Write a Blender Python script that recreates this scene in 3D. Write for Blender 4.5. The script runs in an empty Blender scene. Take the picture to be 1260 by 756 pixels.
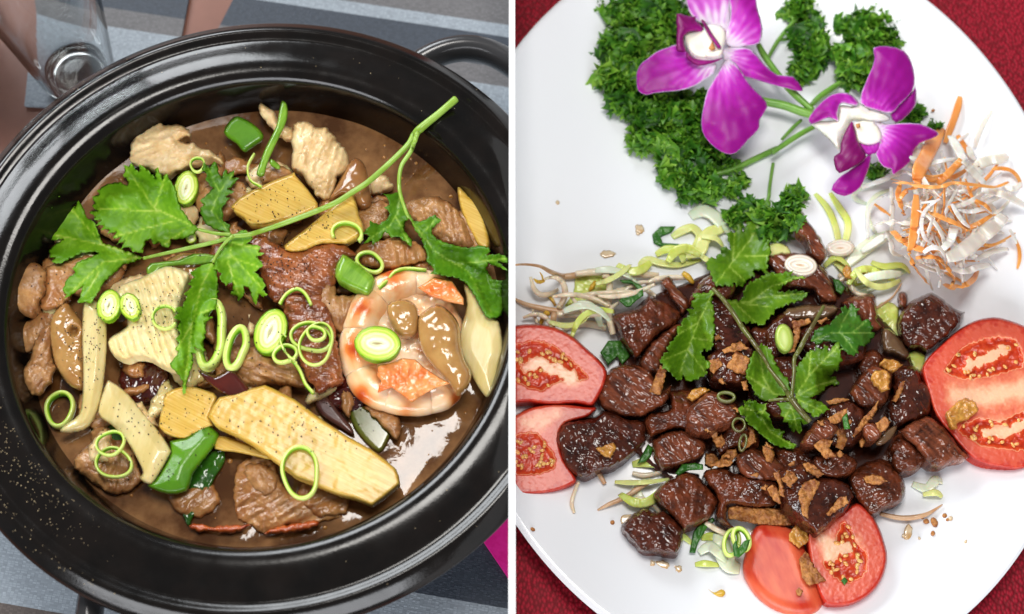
import bpy, bmesh, math, random
import numpy as np
from mathutils import Vector, geometry

random.seed(7)
rng = np.random.default_rng(7)
scene = bpy.context.scene
COL = scene.collection

# ------------------------------------------------------------------ camera
TILT = math.radians(22.0)
DIST = 0.8
FPX = 2000.0                      # focal length in pixels of the 1260 px wide photo
ST, CT = math.sin(TILT), math.cos(TILT)
cam_d = bpy.data.cameras.new('camera')
cam = bpy.data.objects.new('camera', cam_d)
COL.objects.link(cam)
cam.location = (0, -DIST * ST, DIST * CT)
cam.rotation_euler = (TILT, 0, 0)
cam_d.sensor_width = 36
cam_d.lens = 36 * FPX / 1260
cam_d.clip_start = 0.01
cam_d.clip_end = 20
scene.camera = cam
cam_d.dof.use_dof = True
cam_d.dof.focus_distance = 0.745
cam_d.dof.aperture_fstop = 6.5

# ------------------------------------------------------------------ world, lamps, exposure
world = bpy.data.worlds.new('World')
scene.world = world
world.use_nodes = True
bg = world.node_tree.nodes['Background']
bg.inputs[0].default_value = (0.86, 0.92, 1.0, 1)
bg.inputs[1].default_value = 0.16


def area(name, loc, target, sx, sy, watts, colour):
    d = bpy.data.lights.new(name, 'AREA')
    d.shape = 'RECTANGLE'
    d.size, d.size_y = sx, sy
    d.energy = watts
    d.color = colour
    o = bpy.data.objects.new(name, d)
    COL.objects.link(o)
    o.location = loc
    o.rotation_euler = (Vector(target) - Vector(loc)).to_track_quat('-Z', 'Y').to_euler()
    return o


area('window_light', (-0.75, 0.95, 0.72), (-0.05, 0.0, 0.03), 1.0, 0.55, 18.0, (0.93, 0.97, 1.0))
area('front_window', (-0.25, -1.35, 0.60), (0.0, 0.0, 0.03), 2.2, 0.5, 22.0, (0.94, 0.96, 1.0))
area('ceiling_light', (0.06, 0.16, 1.25), (0.03, 0.0, 0.0), 0.5, 0.34, 8.0, (1.0, 0.97, 0.92))

scene.view_settings.view_transform = 'Standard'
scene.view_settings.look = 'None'
scene.view_settings.exposure = 0.28
scene.view_settings.gamma = 1.0
scene.render.engine = 'CYCLES'
scene.cycles.use_denoising = True
scene.cycles.max_bounces = 10
scene.cycles.transparent_max_bounces = 12
scene.cycles.caustics_reflective = False
scene.cycles.caustics_refractive = False
scene.cycles.sample_clamp_indirect = 6.0


# ------------------------------------------------------------------ helpers
def P(px, py, zmm):
    """World point at height zmm (millimetres) that the photo shows at pixel px, py."""
    px, py, zmm = np.broadcast_arrays(np.asarray(px, float), np.asarray(py, float), np.asarray(zmm, float))
    a = (px - 630) / FPX
    b = (378 - py) / FPX
    dx, dy, dz = a, b * CT + ST, b * ST - CT
    s = (zmm * 0.001 - DIST * CT) / dz
    return np.stack([dx * s, -DIST * ST + dy * s, DIST * CT + dz * s], -1)


def to_px(w):
    w = np.asarray(w, float)
    dx, dy, dz = w[..., 0], w[..., 1] + DIST * ST, w[..., 2] - DIST * CT
    fw = dy * ST - dz * CT
    up = dy * CT + dz * ST
    return 630 + FPX * dx / fw, 378 - FPX * up / fw


ORG = {'A': (0, 0), 'B': (310, 0), 'C': (0, 180), 'D': (310, 180), 'E': (0, 370), 'F': (310, 370), 'G': (0, 556),
       'H': (310, 556), 'a': (630, 0), 'b': (940, 0), 'c': (630, 180), 'd': (940, 180), 'e': (630, 370),
       'f': (940, 370), 'g': (630, 556), 'h': (940, 556)}
ORG = {k: (v[0], v[1], 3.78125) for k, v in ORG.items()}
ORG.update({'M1': (680, 340, 6.3), 'M2': (860, 240, 6.3), 'M3': (860, 340, 6.3), 'M4': (1020, 340, 6.3),
            'M5': (680, 450, 6.3), 'M6': (860, 450, 6.3), 'M7': (1020, 450, 6.3), 'M8': (760, 570, 6.3),
            'M9': (940, 570, 6.3), 'O1': (720, 0, 6.3), 'O2': (760, 120, 6.3), 'O3': (900, 0, 5.25),
            'O4': (960, 110, 6.3), 'K1': (1060, 130, 6.3), 'K2': (1060, 240, 6.3), 'S1': (632, 310, 7.875),
            'px': (0, 0, 1.0)})


def S(code, *flat):
    """Coordinates measured in an enlarged detail, as photo pixels."""
    x0, y0, k = ORG[code]
    if len(flat) == 1:
        flat = flat[0]
    a = np.array(flat, float).reshape(-1, 2) / k
    return a + [x0, y0]


def lin(c):
    out = []
    for v in c[:3]:
        v = v / 255
        out.append(v / 12.92 if v <= 0.04045 else ((v + 0.055) / 1.055) ** 2.4)
    return (out[0], out[1], out[2], 1)


# value noise, vectorised
_T = rng.random((64, 64))


def vnoise(x, y, seed=0):
    x = np.asarray(x, float) + seed * 17.31
    y = np.asarray(y, float) + seed * 9.73
    xi, yi = np.floor(x).astype(int), np.floor(y).astype(int)
    fx, fy = x - xi, y - yi
    fx, fy = fx * fx * (3 - 2 * fx), fy * fy * (3 - 2 * fy)
    g = lambda i, j: _T[i % 64, j % 64]
    return ((g(xi, yi) * (1 - fx) + g(xi + 1, yi) * fx) * (1 - fy) + (g(xi, yi + 1) * (1 - fx) + g(xi + 1, yi + 1) * fx) * fy) * 2 - 1


def fbm(x, y, seed=0, octaves=3):
    v, a = 0, 1
    for o in range(octaves):
        v = v + a * vnoise(x * 2 ** o, y * 2 ** o, seed + o * 3)
        a *= 0.5
    return v


# visible height of what has been laid down so far (mm), per photo pixel
PAD = 120
H = np.zeros((756 + 2 * PAD, 1260 + 2 * PAD))


def hmark(px, py, z, r=2):
    ix = np.clip(np.round(px).astype(int) + PAD, r, H.shape[1] - r - 1)
    iy = np.clip(np.round(py).astype(int) + PAD, r, H.shape[0] - r - 1)
    for dx in range(-r, r + 1):
        for dy in range(-r, r + 1):
            np.maximum.at(H, (iy + dy, ix + dx), z)


def hat(px, py, r=0):
    ix = np.clip(np.round(px).astype(int) + PAD, r, H.shape[1] - r - 1)
    iy = np.clip(np.round(py).astype(int) + PAD, r, H.shape[0] - r - 1)
    out = H[iy, ix]
    if r:
        for dx in range(-r, r + 1, max(1, r // 2)):
            for dy in range(-r, r + 1, max(1, r // 2)):
                out = np.maximum(out, H[iy + dy, ix + dx])
    return out


def hsmooth(px, py, r):
    """Height of the pile below, rounded off over r pixels."""
    tot, n = 0, 0
    for dx in np.linspace(-r, r, 5):
        for dy in np.linspace(-r, r, 5):
            tot = tot + hat(px + dx, py + dy, 3)
            n += 1
    return tot / n


def catmull(pts, n, closed):
    pts = np.asarray(pts, float)
    m = len(pts)
    if closed:
        idx = lambda i: i % m
        segs = m
    else:
        idx = lambda i: min(max(i, 0), m - 1)
        segs = m - 1
    out = []
    for i in range(segs):
        p0, p1, p2, p3 = pts[idx(i - 1)], pts[idx(i)], pts[idx(i + 1)], pts[idx(i + 2)]
        for k in range(n):
            t = k / n
            out.append(0.5 * (2 * p1 + (p2 - p0) * t + (2 * p0 - 5 * p1 + 4 * p2 - p3) * t * t + (3 * p1 - p0 - 3 * p2 + p3) * t ** 3))
    if not closed:
        out.append(pts[-1])
    return np.array(out)


def resample(poly, step, closed=True):
    poly = np.asarray(poly, float)
    q = np.vstack([poly, poly[:1]]) if closed else poly
    seg = np.linalg.norm(np.diff(q, axis=0), axis=1)
    out = []
    for i in range(len(seg)):
        n = max(1, int(round(seg[i] / step)))
        for k in range(n):
            out.append(q[i] + (q[i + 1] - q[i]) * k / n)
    if not closed:
        out.append(q[-1])
    return np.array(out)


def inside(poly, pts):
    x, y = pts[:, 0], pts[:, 1]
    r = np.zeros(len(pts), bool)
    n = len(poly)
    for i in range(n):
        x1, y1 = poly[i]
        x2, y2 = poly[(i + 1) % n]
        if y1 == y2:
            continue
        c = ((y1 > y) != (y2 > y)) & (x < (x2 - x1) * (y - y1) / (y2 - y1) + x1)
        r ^= c
    return r


def segdist(pts, poly, closed=True):
    q = np.vstack([poly, poly[:1]]) if closed else np.asarray(poly, float)
    a, b = q[:-1], q[1:]
    ab = b - a
    L = np.maximum((ab ** 2).sum(1), 1e-12)
    best = np.full(len(pts), 1e9)
    for s in range(0, len(pts), 4000):
        p = pts[s:s + 4000]
        t = np.clip(((p[:, None] - a) * ab).sum(2) / L, 0, 1)
        d = np.linalg.norm(p[:, None] - (a + t[..., None] * ab), axis=2)
        best[s:s + 4000] = d.min(1)
    return best


def tag(o, label=None, cat=None, group=None, kind=None):
    if label:
        o['label'] = label
    if cat:
        o['category'] = cat
    if group:
        o['group'] = group
    if kind:
        o['kind'] = kind
    return o


def thing(name, label, cat, loc, group=None):
    o = bpy.data.objects.new(name, None)
    o.empty_display_size = 0.01
    COL.objects.link(o)
    o.location = loc
    return tag(o, label, cat, group)


def mesh_obj(name, verts, faces, mat, parent=None, attrs=None, smooth=True):
    verts = np.asarray(verts, float)
    c = verts.mean(0)
    c[2] = verts[:, 2].min()
    me = bpy.data.meshes.new(name)
    me.from_pydata((verts - c).tolist(), [], [list(map(int, f)) for f in faces])
    if smooth:
        me.polygons.foreach_set('use_smooth', [True] * len(me.polygons))
    for k, v in (attrs or {}).items():
        at = me.attributes.new(k, 'FLOAT', 'POINT')
        at.data.foreach_set('value', np.asarray(v, float))
    me.update()
    o = bpy.data.objects.new(name, me)
    COL.objects.link(o)
    if mat:
        me.materials.append(mat)
    if parent is not None:
        o.parent = parent
        o.location = Vector(c) - parent.location
    else:
        o.location = c
    return o


LEFT_MAX, RIGHT_MIN = 628.6, 631.4


def slab(name, outline, thick, mat, z=None, sink=0.3, res=2.2, r=None, smooth=0, parent=None, wt=0.5, zfun=None,
         hfun=None, afun=None, dome=0.0, tilt=(0, 0), rough=0.0, rfreq=0.12, conform=0, lift=0.6, seed=0, mark=True, flip=False):
    """A solid piece whose outline was measured in the photo: closed top and bottom skins, rounded edge of r pixels,
    thickness and heights in millimetres. z=None lays it on what is already there; conform drapes it over it."""
    poly = np.asarray(outline, float)
    side = -1 if poly[:, 0].mean() < 630 else 1
    if smooth:
        poly = catmull(poly, smooth, True)
    if side < 0:
        poly[:, 0] = np.minimum(poly[:, 0], LEFT_MAX)
    else:
        poly[:, 0] = np.maximum(poly[:, 0], RIGHT_MIN)
    poly = resample(poly, res)
    keep = [0]
    for i in range(1, len(poly)):
        if np.linalg.norm(poly[i] - poly[keep[-1]]) > res * 0.25:
            keep.append(i)
    poly = poly[keep]
    lo, hi = poly.min(0), poly.max(0)
    gx, gy = np.meshgrid(np.arange(lo[0], hi[0] + res, res), np.arange(lo[1], hi[1] + res, res * 0.87))
    gx = gx + (np.arange(gx.shape[0]) % 2)[:, None] * res * 0.5
    g = np.stack([gx.ravel(), gy.ravel()], 1)
    g = g + (rng.random(g.shape) - 0.5) * res * 0.25
    g = g[inside(poly, g)]
    if len(g):
        g = g[segdist(g, poly) > res * 0.55]
    n = len(poly)
    pts = np.vstack([poly, g])
    vs, _, fs, _, _, _ = geometry.delaunay_2d_cdt([Vector(p) for p in pts], [(i, (i + 1) % n) for i in range(n)], [], 1, 1e-4)
    v = np.array([(p.x, p.y) for p in vs])
    d = segdist(v, poly)
    dmax = max(d.max(), 1e-6)
    bnd = d < 1e-3
    rr = r if r else dmax
    e = np.clip(d / rr, 0, 1)
    prof = np.sqrt(np.maximum(0, 1 - (1 - e) ** 2))
    x, y = v[:, 0], v[:, 1]
    cx, cy = x.mean(), y.mean()
    if z is None:
        if conform:
            base = np.maximum(hsmooth(x, y, conform), hat(x, y, 2) * 0.999) + lift
        else:
            under = hat(x, y, 0)
            base = np.full(len(v), np.percentile(under, 80) + thick * (0.5 - sink))
    else:
        base = np.full(len(v), float(z))
    base = base + tilt[0] * (x - cx) + tilt[1] * (y - cy) + dome * (1 - (1 - d / dmax) ** 2)
    if zfun:
        base = base + zfun(x, y, d)
    hm = hfun(x, y, d) if hfun else 1.0
    nz = rough * fbm(x * rfreq, y * rfreq, seed) * np.clip(d / 4, 0, 1) if rough else 0
    top = base + thick * wt * 2 * 0.5 * prof * hm + nz
    bot = base - thick * (1 - wt) * prof
    W = P(x, y, top)
    B = W.copy()
    B[:, 2] = np.minimum(bot, top - 0.02) * 0.001
    bi = np.arange(len(v))
    newi = np.full(len(v), -1)
    inn = np.where(~bnd)[0]
    newi[bnd] = bi[bnd]
    newi[inn] = len(v) + np.arange(len(inn))
    verts = np.vstack([W, B[inn]])
    faces = []
    for f in fs:
        a, b, c = f
        if (v[b][0] - v[a][0]) * (v[c][1] - v[a][1]) - (v[b][1] - v[a][1]) * (v[c][0] - v[a][0]) > 0:
            a, b, c = a, c, b            # photo y runs down: this order faces up
        faces.append((a, b, c))
        lowf = (newi[a], newi[c], newi[b])
        if len({a, b, c} & set(np.where(bnd)[0].tolist())) < 3 if False else True:
            if not (bnd[a] and bnd[b] and bnd[c]):
                faces.append(lowf)
    av = afun(x, y, d) if afun else np.clip(d / dmax, 0, 1)
    av = np.concatenate([av, av[inn]])
    ed = np.concatenate([d, d[inn]])
    o = mesh_obj(name, verts, faces, mat, parent, {'a': av, 'edge': ed})
    if mark:
        hmark(x, y, top, 2 if res < 4 else 3)
    return o


def tube(name, pts, rad, mat, z=None, parent=None, flat=1.0, closed=False, sides=8, lift=0.0, twist=0.0, zoff=None, sub=6,
         power=1.0, smoothz=9, rim=None, mark=True, upright=0.0, afun=None, taper=None, only_data=False):
    """A strip, stem or ring swept along a path measured in the photo; rad in photo pixels, flat = thickness / width."""
    pts = np.asarray(pts, float)
    rad = np.full(len(pts), rad, float) if np.isscalar(rad) else np.asarray(rad, float)
    zc = np.zeros(len(pts)) if zoff is None else np.asarray(zoff, float)
    d4 = catmull(np.column_stack([pts, rad, zc]), sub, closed)
    x, y, rr, zo = d4.T
    if pts[:, 0].mean() < 630:
        x = np.minimum(x, LEFT_MAX)
    else:
        x = np.maximum(x, RIGHT_MIN + 0.5)
    n = len(x)
    if z is None:
        zz = hat(x, y, 2)
        k = smoothz
        if closed:
            zz = np.full(n, np.percentile(zz, 75))
        else:
            zp = np.concatenate([np.full(k, zz[0]), zz, np.full(k, zz[-1])])
            mx = np.array([zp[i:i + 2 * k + 1].max() for i in range(n)])
            zp = np.concatenate([np.full(k, mx[0]), mx, np.full(k, mx[-1])])
            sm = np.array([zp[i:i + 2 * k + 1].mean() for i in range(n)])
            zz = np.maximum(0.75 * sm + 0.25 * zz, zz * 0.97)
    else:
        zz = np.full(n, float(z))
    mmpx = 0.39
    zz = zz + zo + lift + rr * flat * mmpx * 0.85
    W = P(x, y, zz)
    k = np.linalg.norm(P(x + 1, y, zz) - W, axis=1)
    t = np.roll(W, -1, 0) - np.roll(W, 1, 0)
    if not closed:
        t[0], t[-1] = W[1] - W[0], W[-1] - W[-2]
    t /= np.maximum(np.linalg.norm(t, axis=1), 1e-9)[:, None]
    up = np.array([0, 0, 1.0])
    s = np.cross(t, up)
    s /= np.maximum(np.linalg.norm(s, axis=1), 1e-6)[:, None]
    u = np.cross(s, t)
    verts, av = [], []
    tw = np.linspace(0, twist, n) if np.isscalar(twist) else np.interp(np.linspace(0, 1, n), np.linspace(0, 1, len(twist)), twist)
    tw = tw + upright
    for j in range(sides):
        a = 2 * math.pi * j / sides + math.pi / sides
        ca, sa = math.cos(a), math.sin(a)
        if power != 1:
            ca = math.copysign(abs(ca) ** power, ca)
            sa = math.copysign(abs(sa) ** power, sa)
        ox = ca * rr * k
        oy = sa * rr * flat * k
        cx = ox * np.cos(tw) - oy * np.sin(tw)
        cy = ox * np.sin(tw) + oy * np.cos(tw)
        verts.append(W + s * cx[:, None] + u * cy[:, None])
    V = np.stack(verts, 1).reshape(-1, 3)
    faces = []
    m = n if closed else n - 1
    for i in range(m):
        i2 = (i + 1) % n
        for j in range(sides):
            j2 = (j + 1) % sides
            faces.append((i * sides + j, i2 * sides + j, i2 * sides + j2, i * sides + j2))
    if not closed:
        faces.append(tuple(range(sides)))
        faces.append(tuple((n - 1) * sides + j for j in reversed(range(sides))))
    tt = np.repeat(np.linspace(0, 1, n), sides)
    jj = np.tile(np.cos(2 * np.pi * np.arange(sides) / sides + math.pi / sides), n)
    attrs = {'a': afun(tt, jj) if afun else tt, 'side': jj}
    if mark:
        hmark(x, y, zz + rr * flat * mmpx * 0.8, int(max(1, min(4, round(rr.mean() * 0.7)))))
    if only_data:
        return V, faces, attrs
    return mesh_obj(name, V, faces, mat, parent, attrs)


def ellipse(cx, cy, rx, ry, rot=0, n=28, a0=0, a1=360):
    full = abs(a1 - a0) >= 360
    a = np.radians(np.linspace(a0, a1, n, endpoint=not full))
    c, s = math.cos(math.radians(rot)), math.sin(math.radians(rot))
    x, y = rx * np.cos(a), ry * np.sin(a)
    return np.stack([cx + x * c - y * s, cy + x * s + y * c], 1)


def lathe(profile, centre, n=128, closed=False):
    """profile: (radius, height) in mm, from the inside out."""
    pr = np.asarray(profile, float) * 0.001
    m = len(pr)
    a = np.linspace(0, 2 * np.pi, n, endpoint=False)
    V = np.stack([np.outer(pr[:, 0], np.cos(a)) + centre[0], np.outer(pr[:, 0], np.sin(a)) + centre[1],
                  np.repeat(pr[:, 1][:, None], n, 1) + centre[2]], -1).reshape(-1, 3)
    F = []
    for i in range(m - 1 if not closed else m):
        i2 = (i + 1) % m
        for j in range(n):
            j2 = (j + 1) % n
            F.append((i * n + j, i * n + j2, i2 * n + j2, i2 * n + j))
    return V, F


def cut_at_board(o, keep_left):
    """The table dressing ends where the white board stands: trim the mesh at that plane."""
    bm = bmesh.new()
    bm.from_mesh(o.data)
    x = (-0.0005 if keep_left else 0.0005) - o.matrix_basis.translation.x - (o.parent.location.x if o.parent else 0)
    g = bm.verts[:] + bm.edges[:] + bm.faces[:]
    bmesh.ops.bisect_plane(bm, geom=g, plane_co=(x, 0, 0), plane_no=(1 if keep_left else -1, 0, 0), clear_outer=True)
    bm.to_mesh(o.data)
    bm.free()


# ------------------------------------------------------------------ materials
def mk(name, base, base2=None, nscale=150, ndet=4, mixlo=0.35, mixhi=0.65, rough=0.35, rough2=None, spec=0.5, sss=0.0,
       sssr=(1.0, 0.45, 0.25), sscale=0.003, coat=0.0, bump=0.0, bscale=400, stretch=None, transl=0.0, transm=0.0, ior=1.45,
       ramp=None, attr='a', amount=1.0, bdist=0.001, metal=0.0, spots=None, bdet=4):
    m = bpy.data.materials.new(name)
    m.use_nodes = True
    nt = m.node_tree
    N, L = nt.nodes, nt.links
    b = N['Principled BSDF']
    out = N['Material Output']
    tc = N.new('ShaderNodeTexCoord')
    mp = N.new('ShaderNodeMapping')
    L.new(tc.outputs['Object'], mp.inputs[0])
    if stretch:
        mp.inputs['Rotation'].default_value = (0, 0, stretch[3] if len(stretch) > 3 else 0.6)
        m2_ = N.new('ShaderNodeMapping')
        m2_.inputs['Scale'].default_value = stretch[:3]
        L.new(mp.outputs[0], m2_.inputs[0])
        mp = m2_
    vec = mp.outputs[0]
    col = None
    if ramp:
        at = N.new('ShaderNodeAttribute')
        at.attribute_name = attr
        cr = N.new('ShaderNodeValToRGB')
        el = cr.color_ramp.elements
        el[0].position, el[0].color = ramp[0][0], lin(ramp[0][1])
        el[1].position, el[1].color = ramp[-1][0], lin(ramp[-1][1])
        for p, c in ramp[1:-1]:
            q = el.new(p)
            q.color = lin(c)
        L.new(at.outputs['Fac'], cr.inputs[0])
        col = cr.outputs[0]
    if base2 is not None:
        nz = N.new('ShaderNodeTexNoise')
        nz.inputs['Scale'].default_value = nscale
        nz.inputs['Detail'].default_value = ndet
        nz.inputs['Roughness'].default_value = 0.6
        L.new(vec, nz.inputs['Vector'])
        mr = N.new('ShaderNodeMapRange')
        mr.inputs[1].default_value, mr.inputs[2].default_value = mixlo, mixhi
        mr.inputs[4].default_value = amount
        L.new(nz.outputs[0], mr.inputs[0])
        mx = N.new('ShaderNodeMix')
        mx.data_type = 'RGBA'
        L.new(mr.outputs[0], mx.inputs[0])
        if col is not None:
            L.new(col, mx.inputs[6])
        else:
            mx.inputs[6].default_value = lin(base)
        mx.inputs[7].default_value = lin(base2)
        col = mx.outputs[2]
    if spots:
        vz = N.new('ShaderNodeTexVoronoi')
        vz.inputs['Scale'].default_value = spots[0]
        L.new(tc.outputs['Object'], vz.inputs['Vector'])
        mr2 = N.new('ShaderNodeMapRange')
        mr2.inputs[1].default_value, mr2.inputs[2].default_value = spots[1], spots[1] * 0.7
        L.new(vz.outputs['Distance'], mr2.inputs[0])
        mx = N.new('ShaderNodeMix')
        mx.data_type = 'RGBA'
        L.new(mr2.outputs[0], mx.inputs[0])
        if col is not None:
            L.new(col, mx.inputs[6])
        else:
            mx.inputs[6].default_value = lin(base)
        mx.inputs[7].default_value = lin(spots[2])
        col = mx.outputs[2]
    if col is None:
        b.inputs['Base Color'].default_value = lin(base)
    else:
        L.new(col, b.inputs['Base Color'])
    b.inputs['Roughness'].default_value = rough
    b.inputs['Metallic'].default_value = metal
    b.inputs['Specular IOR Level'].default_value = spec
    b.inputs['IOR'].default_value = ior
    b.inputs['Coat Weight'].default_value = coat
    b.inputs['Coat Roughness'].default_value = 0.08
    if sss:
        b.inputs['Subsurface Weight'].default_value = sss
        b.inputs['Subsurface Radius'].default_value = sssr
        b.inputs['Subsurface Scale'].default_value = sscale
    b.inputs['Transmission Weight'].default_value = transm
    if rough2 is not None:
        n3 = N.new('ShaderNodeTexNoise')
        n3.inputs['Scale'].default_value = nscale * 1.7
        L.new(vec, n3.inputs['Vector'])
        m3 = N.new('ShaderNodeMapRange')
        m3.inputs[1].default_value, m3.inputs[2].default_value = 0.35, 0.65
        m3.inputs[3].default_value, m3.inputs[4].default_value = rough, rough2
        L.new(n3.outputs[0], m3.inputs[0])
        L.new(m3.outputs[0], b.inputs['Roughness'])
    if bump:
        n2 = N.new('ShaderNodeTexNoise')
        n2.inputs['Scale'].default_value = bscale
        n2.inputs['Detail'].default_value = bdet
        L.new(vec, n2.inputs['Vector'])
        bp = N.new('ShaderNodeBump')
        bp.inputs['Strength'].default_value = bump
        bp.inputs['Distance'].default_value = bdist
        L.new(n2.outputs[0], bp.inputs['Height'])
        L.new(bp.outputs[0], b.inputs['Normal'])
        if coat:
            L.new(bp.outputs[0], b.inputs['Coat Normal'])
    if transl:
        tr = N.new('ShaderNodeBsdfTranslucent')
        if col is None:
            tr.inputs[0].default_value = lin(base)
        else:
            L.new(col, tr.inputs[0])
        ms = N.new('ShaderNodeMixShader')
        ms.inputs[0].default_value = transl
        L.new(b.outputs[0], ms.inputs[1])
        L.new(tr.outputs[0], ms.inputs[2])
        L.new(ms.outputs[0], out.inputs[0])
    return m
# ------------------------------------------------------------------ materials of the setting
def stripe_mat():
    m = mk('striped_weave', (70, 76, 84), rough=0.55, spec=0.35)
    nt = m.node_tree
    N, L = nt.nodes, nt.links
    b = N['Principled BSDF']
    geo = N.new('ShaderNodeNewGeometry')
    q0, q1 = P(300, 300, 2), P(400, 316, 2)
    t = (q1 - q0)[:2]
    t /= np.linalg.norm(t)
    nv = np.array([t[1], -t[0]])
    dot = N.new('ShaderNodeVectorMath')
    dot.operation = 'DOT_PRODUCT'
    dot.inputs[1].default_value = (nv[0], nv[1], 0)
    L.new(geo.outputs['Position'], dot.inputs[0])
    val = lambda px, py: float((P(px, py, 2)[:2] * nv).sum())
    lo, hi = val(300, -200), val(300, 900)
    mr = N.new('ShaderNodeMapRange')
    mr.inputs[1].default_value, mr.inputs[2].default_value = lo, hi
    L.new(dot.outputs['Value'], mr.inputs[0])
    cr = N.new('ShaderNodeValToRGB')
    cr.color_ramp.interpolation = 'CONSTANT'
    dark, light, mid = (66, 73, 84), (158, 167, 176), (112, 110, 112)
    bands = [(-1, mid), (val(430, 0), light), (val(430, 14), dark), (val(600, 78), mid), (val(600, 100), light),
             (val(300, 250), dark), (val(300, 420), light), (val(300, 470), dark), (val(560, 734), light), (val(300, 745), light),
             (val(70, 750), (98, 88, 84))]
    el = cr.color_ramp.elements
    f = lambda v: min(1, max(0, (v - lo) / (hi - lo)))
    bands = [(f(v), c) for v, c in bands]
    el[0].position, el[0].color = 0, lin(bands[0][1])
    el[1].position, el[1].color = bands[1][0], lin(bands[1][1])
    for p, c in bands[2:]:
        e = el.new(p)
        e.color = lin(c)
    L.new(mr.outputs[0], cr.inputs[0])
    # woven threads: two crossed waves
    mp = N.new('ShaderNodeMapping')
    mp.inputs['Rotation'].default_value = (0, 0, 0.16)
    L.new(geo.outputs['Position'], mp.inputs[0])
    ch = N.new('ShaderNodeTexVoronoi')
    ch.distance = 'CHEBYCHEV'
    ch.inputs['Scale'].default_value = 760
    ch.inputs['Randomness'].default_value = 0.2
    sc = N.new('ShaderNodeMapping')
    sc.inputs['Scale'].default_value = (0.75, 1.35, 1)
    L.new(mp.outputs[0], sc.inputs[0])
    L.new(sc.outputs[0], ch.inputs['Vector'])
    mx = N.new('ShaderNodeMix')
    mx.data_type = 'RGBA'
    mx.blend_type = 'MULTIPLY'
    mx.inputs[0].default_value = 0.75
    r2 = N.new('ShaderNodeMapRange')
    r2.inputs[1].default_value, r2.inputs[2].default_value = 0.2, 0.6
    r2.inputs[3].default_value, r2.inputs[4].default_value = 1.15, 0.35
    L.new(ch.outputs['Distance'], r2.inputs[0])
    L.new(cr.outputs[0], mx.inputs[6])
    L.new(r2.outputs[0], mx.inputs[7])
    L.new(mx.outputs[2], b.inputs['Base Color'])
    bp = N.new('ShaderNodeBump')
    bp.invert = True
    bp.inputs['Strength'].default_value = 0.7
    bp.inputs['Distance'].default_value = 0.0008
    L.new(ch.outputs['Distance'], bp.inputs['Height'])
    L.new(bp.outputs[0], b.inputs['Normal'])
    return m


def cloth_mat():
    m = mk('red_damask', (158, 14, 38), rough=0.6, spec=0.3)
    nt = m.node_tree
    N, L = nt.nodes, nt.links
    b = N['Principled BSDF']
    geo = N.new('ShaderNodeNewGeometry')
    vo = N.new('ShaderNodeTexVoronoi')
    vo.inputs['Scale'].default_value = 640
    vo.inputs['Randomness'].default_value = 0.75
    mp = N.new('ShaderNodeMapping')
    mp.inputs['Rotation'].default_value = (0, 0, 0.6)
    mp.inputs['Scale'].default_value = (1.0, 0.65, 1)
    L.new(geo.outputs['Position'], mp.inputs[0])
    L.new(mp.outputs[0], vo.inputs['Vector'])
    cr = N.new('ShaderNodeValToRGB')
    el = cr.color_ramp.elements
    el[0].position, el[0].color = 0.15, lin((166, 18, 44))
    el[1].position, el[1].color = 0.6, lin((112, 2, 20))
    L.new(vo.outputs['Distance'], cr.inputs[0])
    L.new(cr.outputs[0], b.inputs['Base Color'])
    bp = N.new('ShaderNodeBump')
    bp.invert = True
    bp.inputs['Strength'].default_value = 0.7
    bp.inputs['Distance'].default_value = 0.0007
    L.new(vo.outputs['Distance'], bp.inputs['Height'])
    L.new(bp.outputs[0], b.inputs['Normal'])
    return m


M_TABLE = mk('brown_table', (128, 82, 66), (108, 66, 50), nscale=18, rough=0.42)
M_MAT = stripe_mat()
M_CLOTH = cloth_mat()
M_BOARD = mk('white_board', (250, 250, 250), rough=0.8, spec=0.1)
M_GLAZE = mk('black_glaze', (12, 9, 7), (20, 15, 12), nscale=60, rough=0.13, rough2=0.2, spec=0.5, bump=0.08, bscale=900, bdist=0.0004)
M_CHROME = mk('handle_glaze', (62, 61, 62), rough=0.2, spec=0.7, metal=0.3)
M_GLASS = mk('clear_glass', (250, 252, 252), rough=0.02, transm=1.0, ior=1.45)
M_PORC = mk('white_porcelain', (238, 240, 244), rough=0.16, spec=0.5, coat=0.25)
M_PINK = mk('pink_card', (240, 40, 160), (228, 24, 142), nscale=300, rough=0.5)


def sheet(name, px, z, mat, kind=None, side=-1, thick=2):
    w = np.array([P(x, y, z) for x, y in px])
    w[:, 0] = np.minimum(w[:, 0], -0.0005) if side < 0 else np.maximum(w[:, 0], 0.0005)
    lo = w.copy()
    lo[:, 2] -= thick * 0.001
    n = len(px)
    F = [tuple(reversed(range(n))), tuple(range(n, 2 * n))] + [(i, (i + 1) % n, n + (i + 1) % n, n + i) for i in range(n)]
    o = mesh_obj(name, np.vstack([w, lo]), F, mat, smooth=False)
    bm = bmesh.new()
    bm.from_mesh(o.data)
    bmesh.ops.recalc_face_normals(bm, faces=bm.faces[:])
    bm.to_mesh(o.data)
    bm.free()
    if kind:
        o['kind'] = kind
    return o


# the left table, its striped mats, the right tablecloth
t = sheet('table_top', [(-700, -500), (630, -500), (630, 1300), (-700, 1300)], 0, M_TABLE, 'structure', thick=25)
t['label'] = 'brown table under the striped mats'
c = sheet('tablecloth', [(630, -500), (1960, -500), (1960, 1300), (630, 1300)], 2, M_CLOTH, 'structure', side=1, thick=25)
c['label'] = 'red patterned tablecloth under the white plate'

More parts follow.
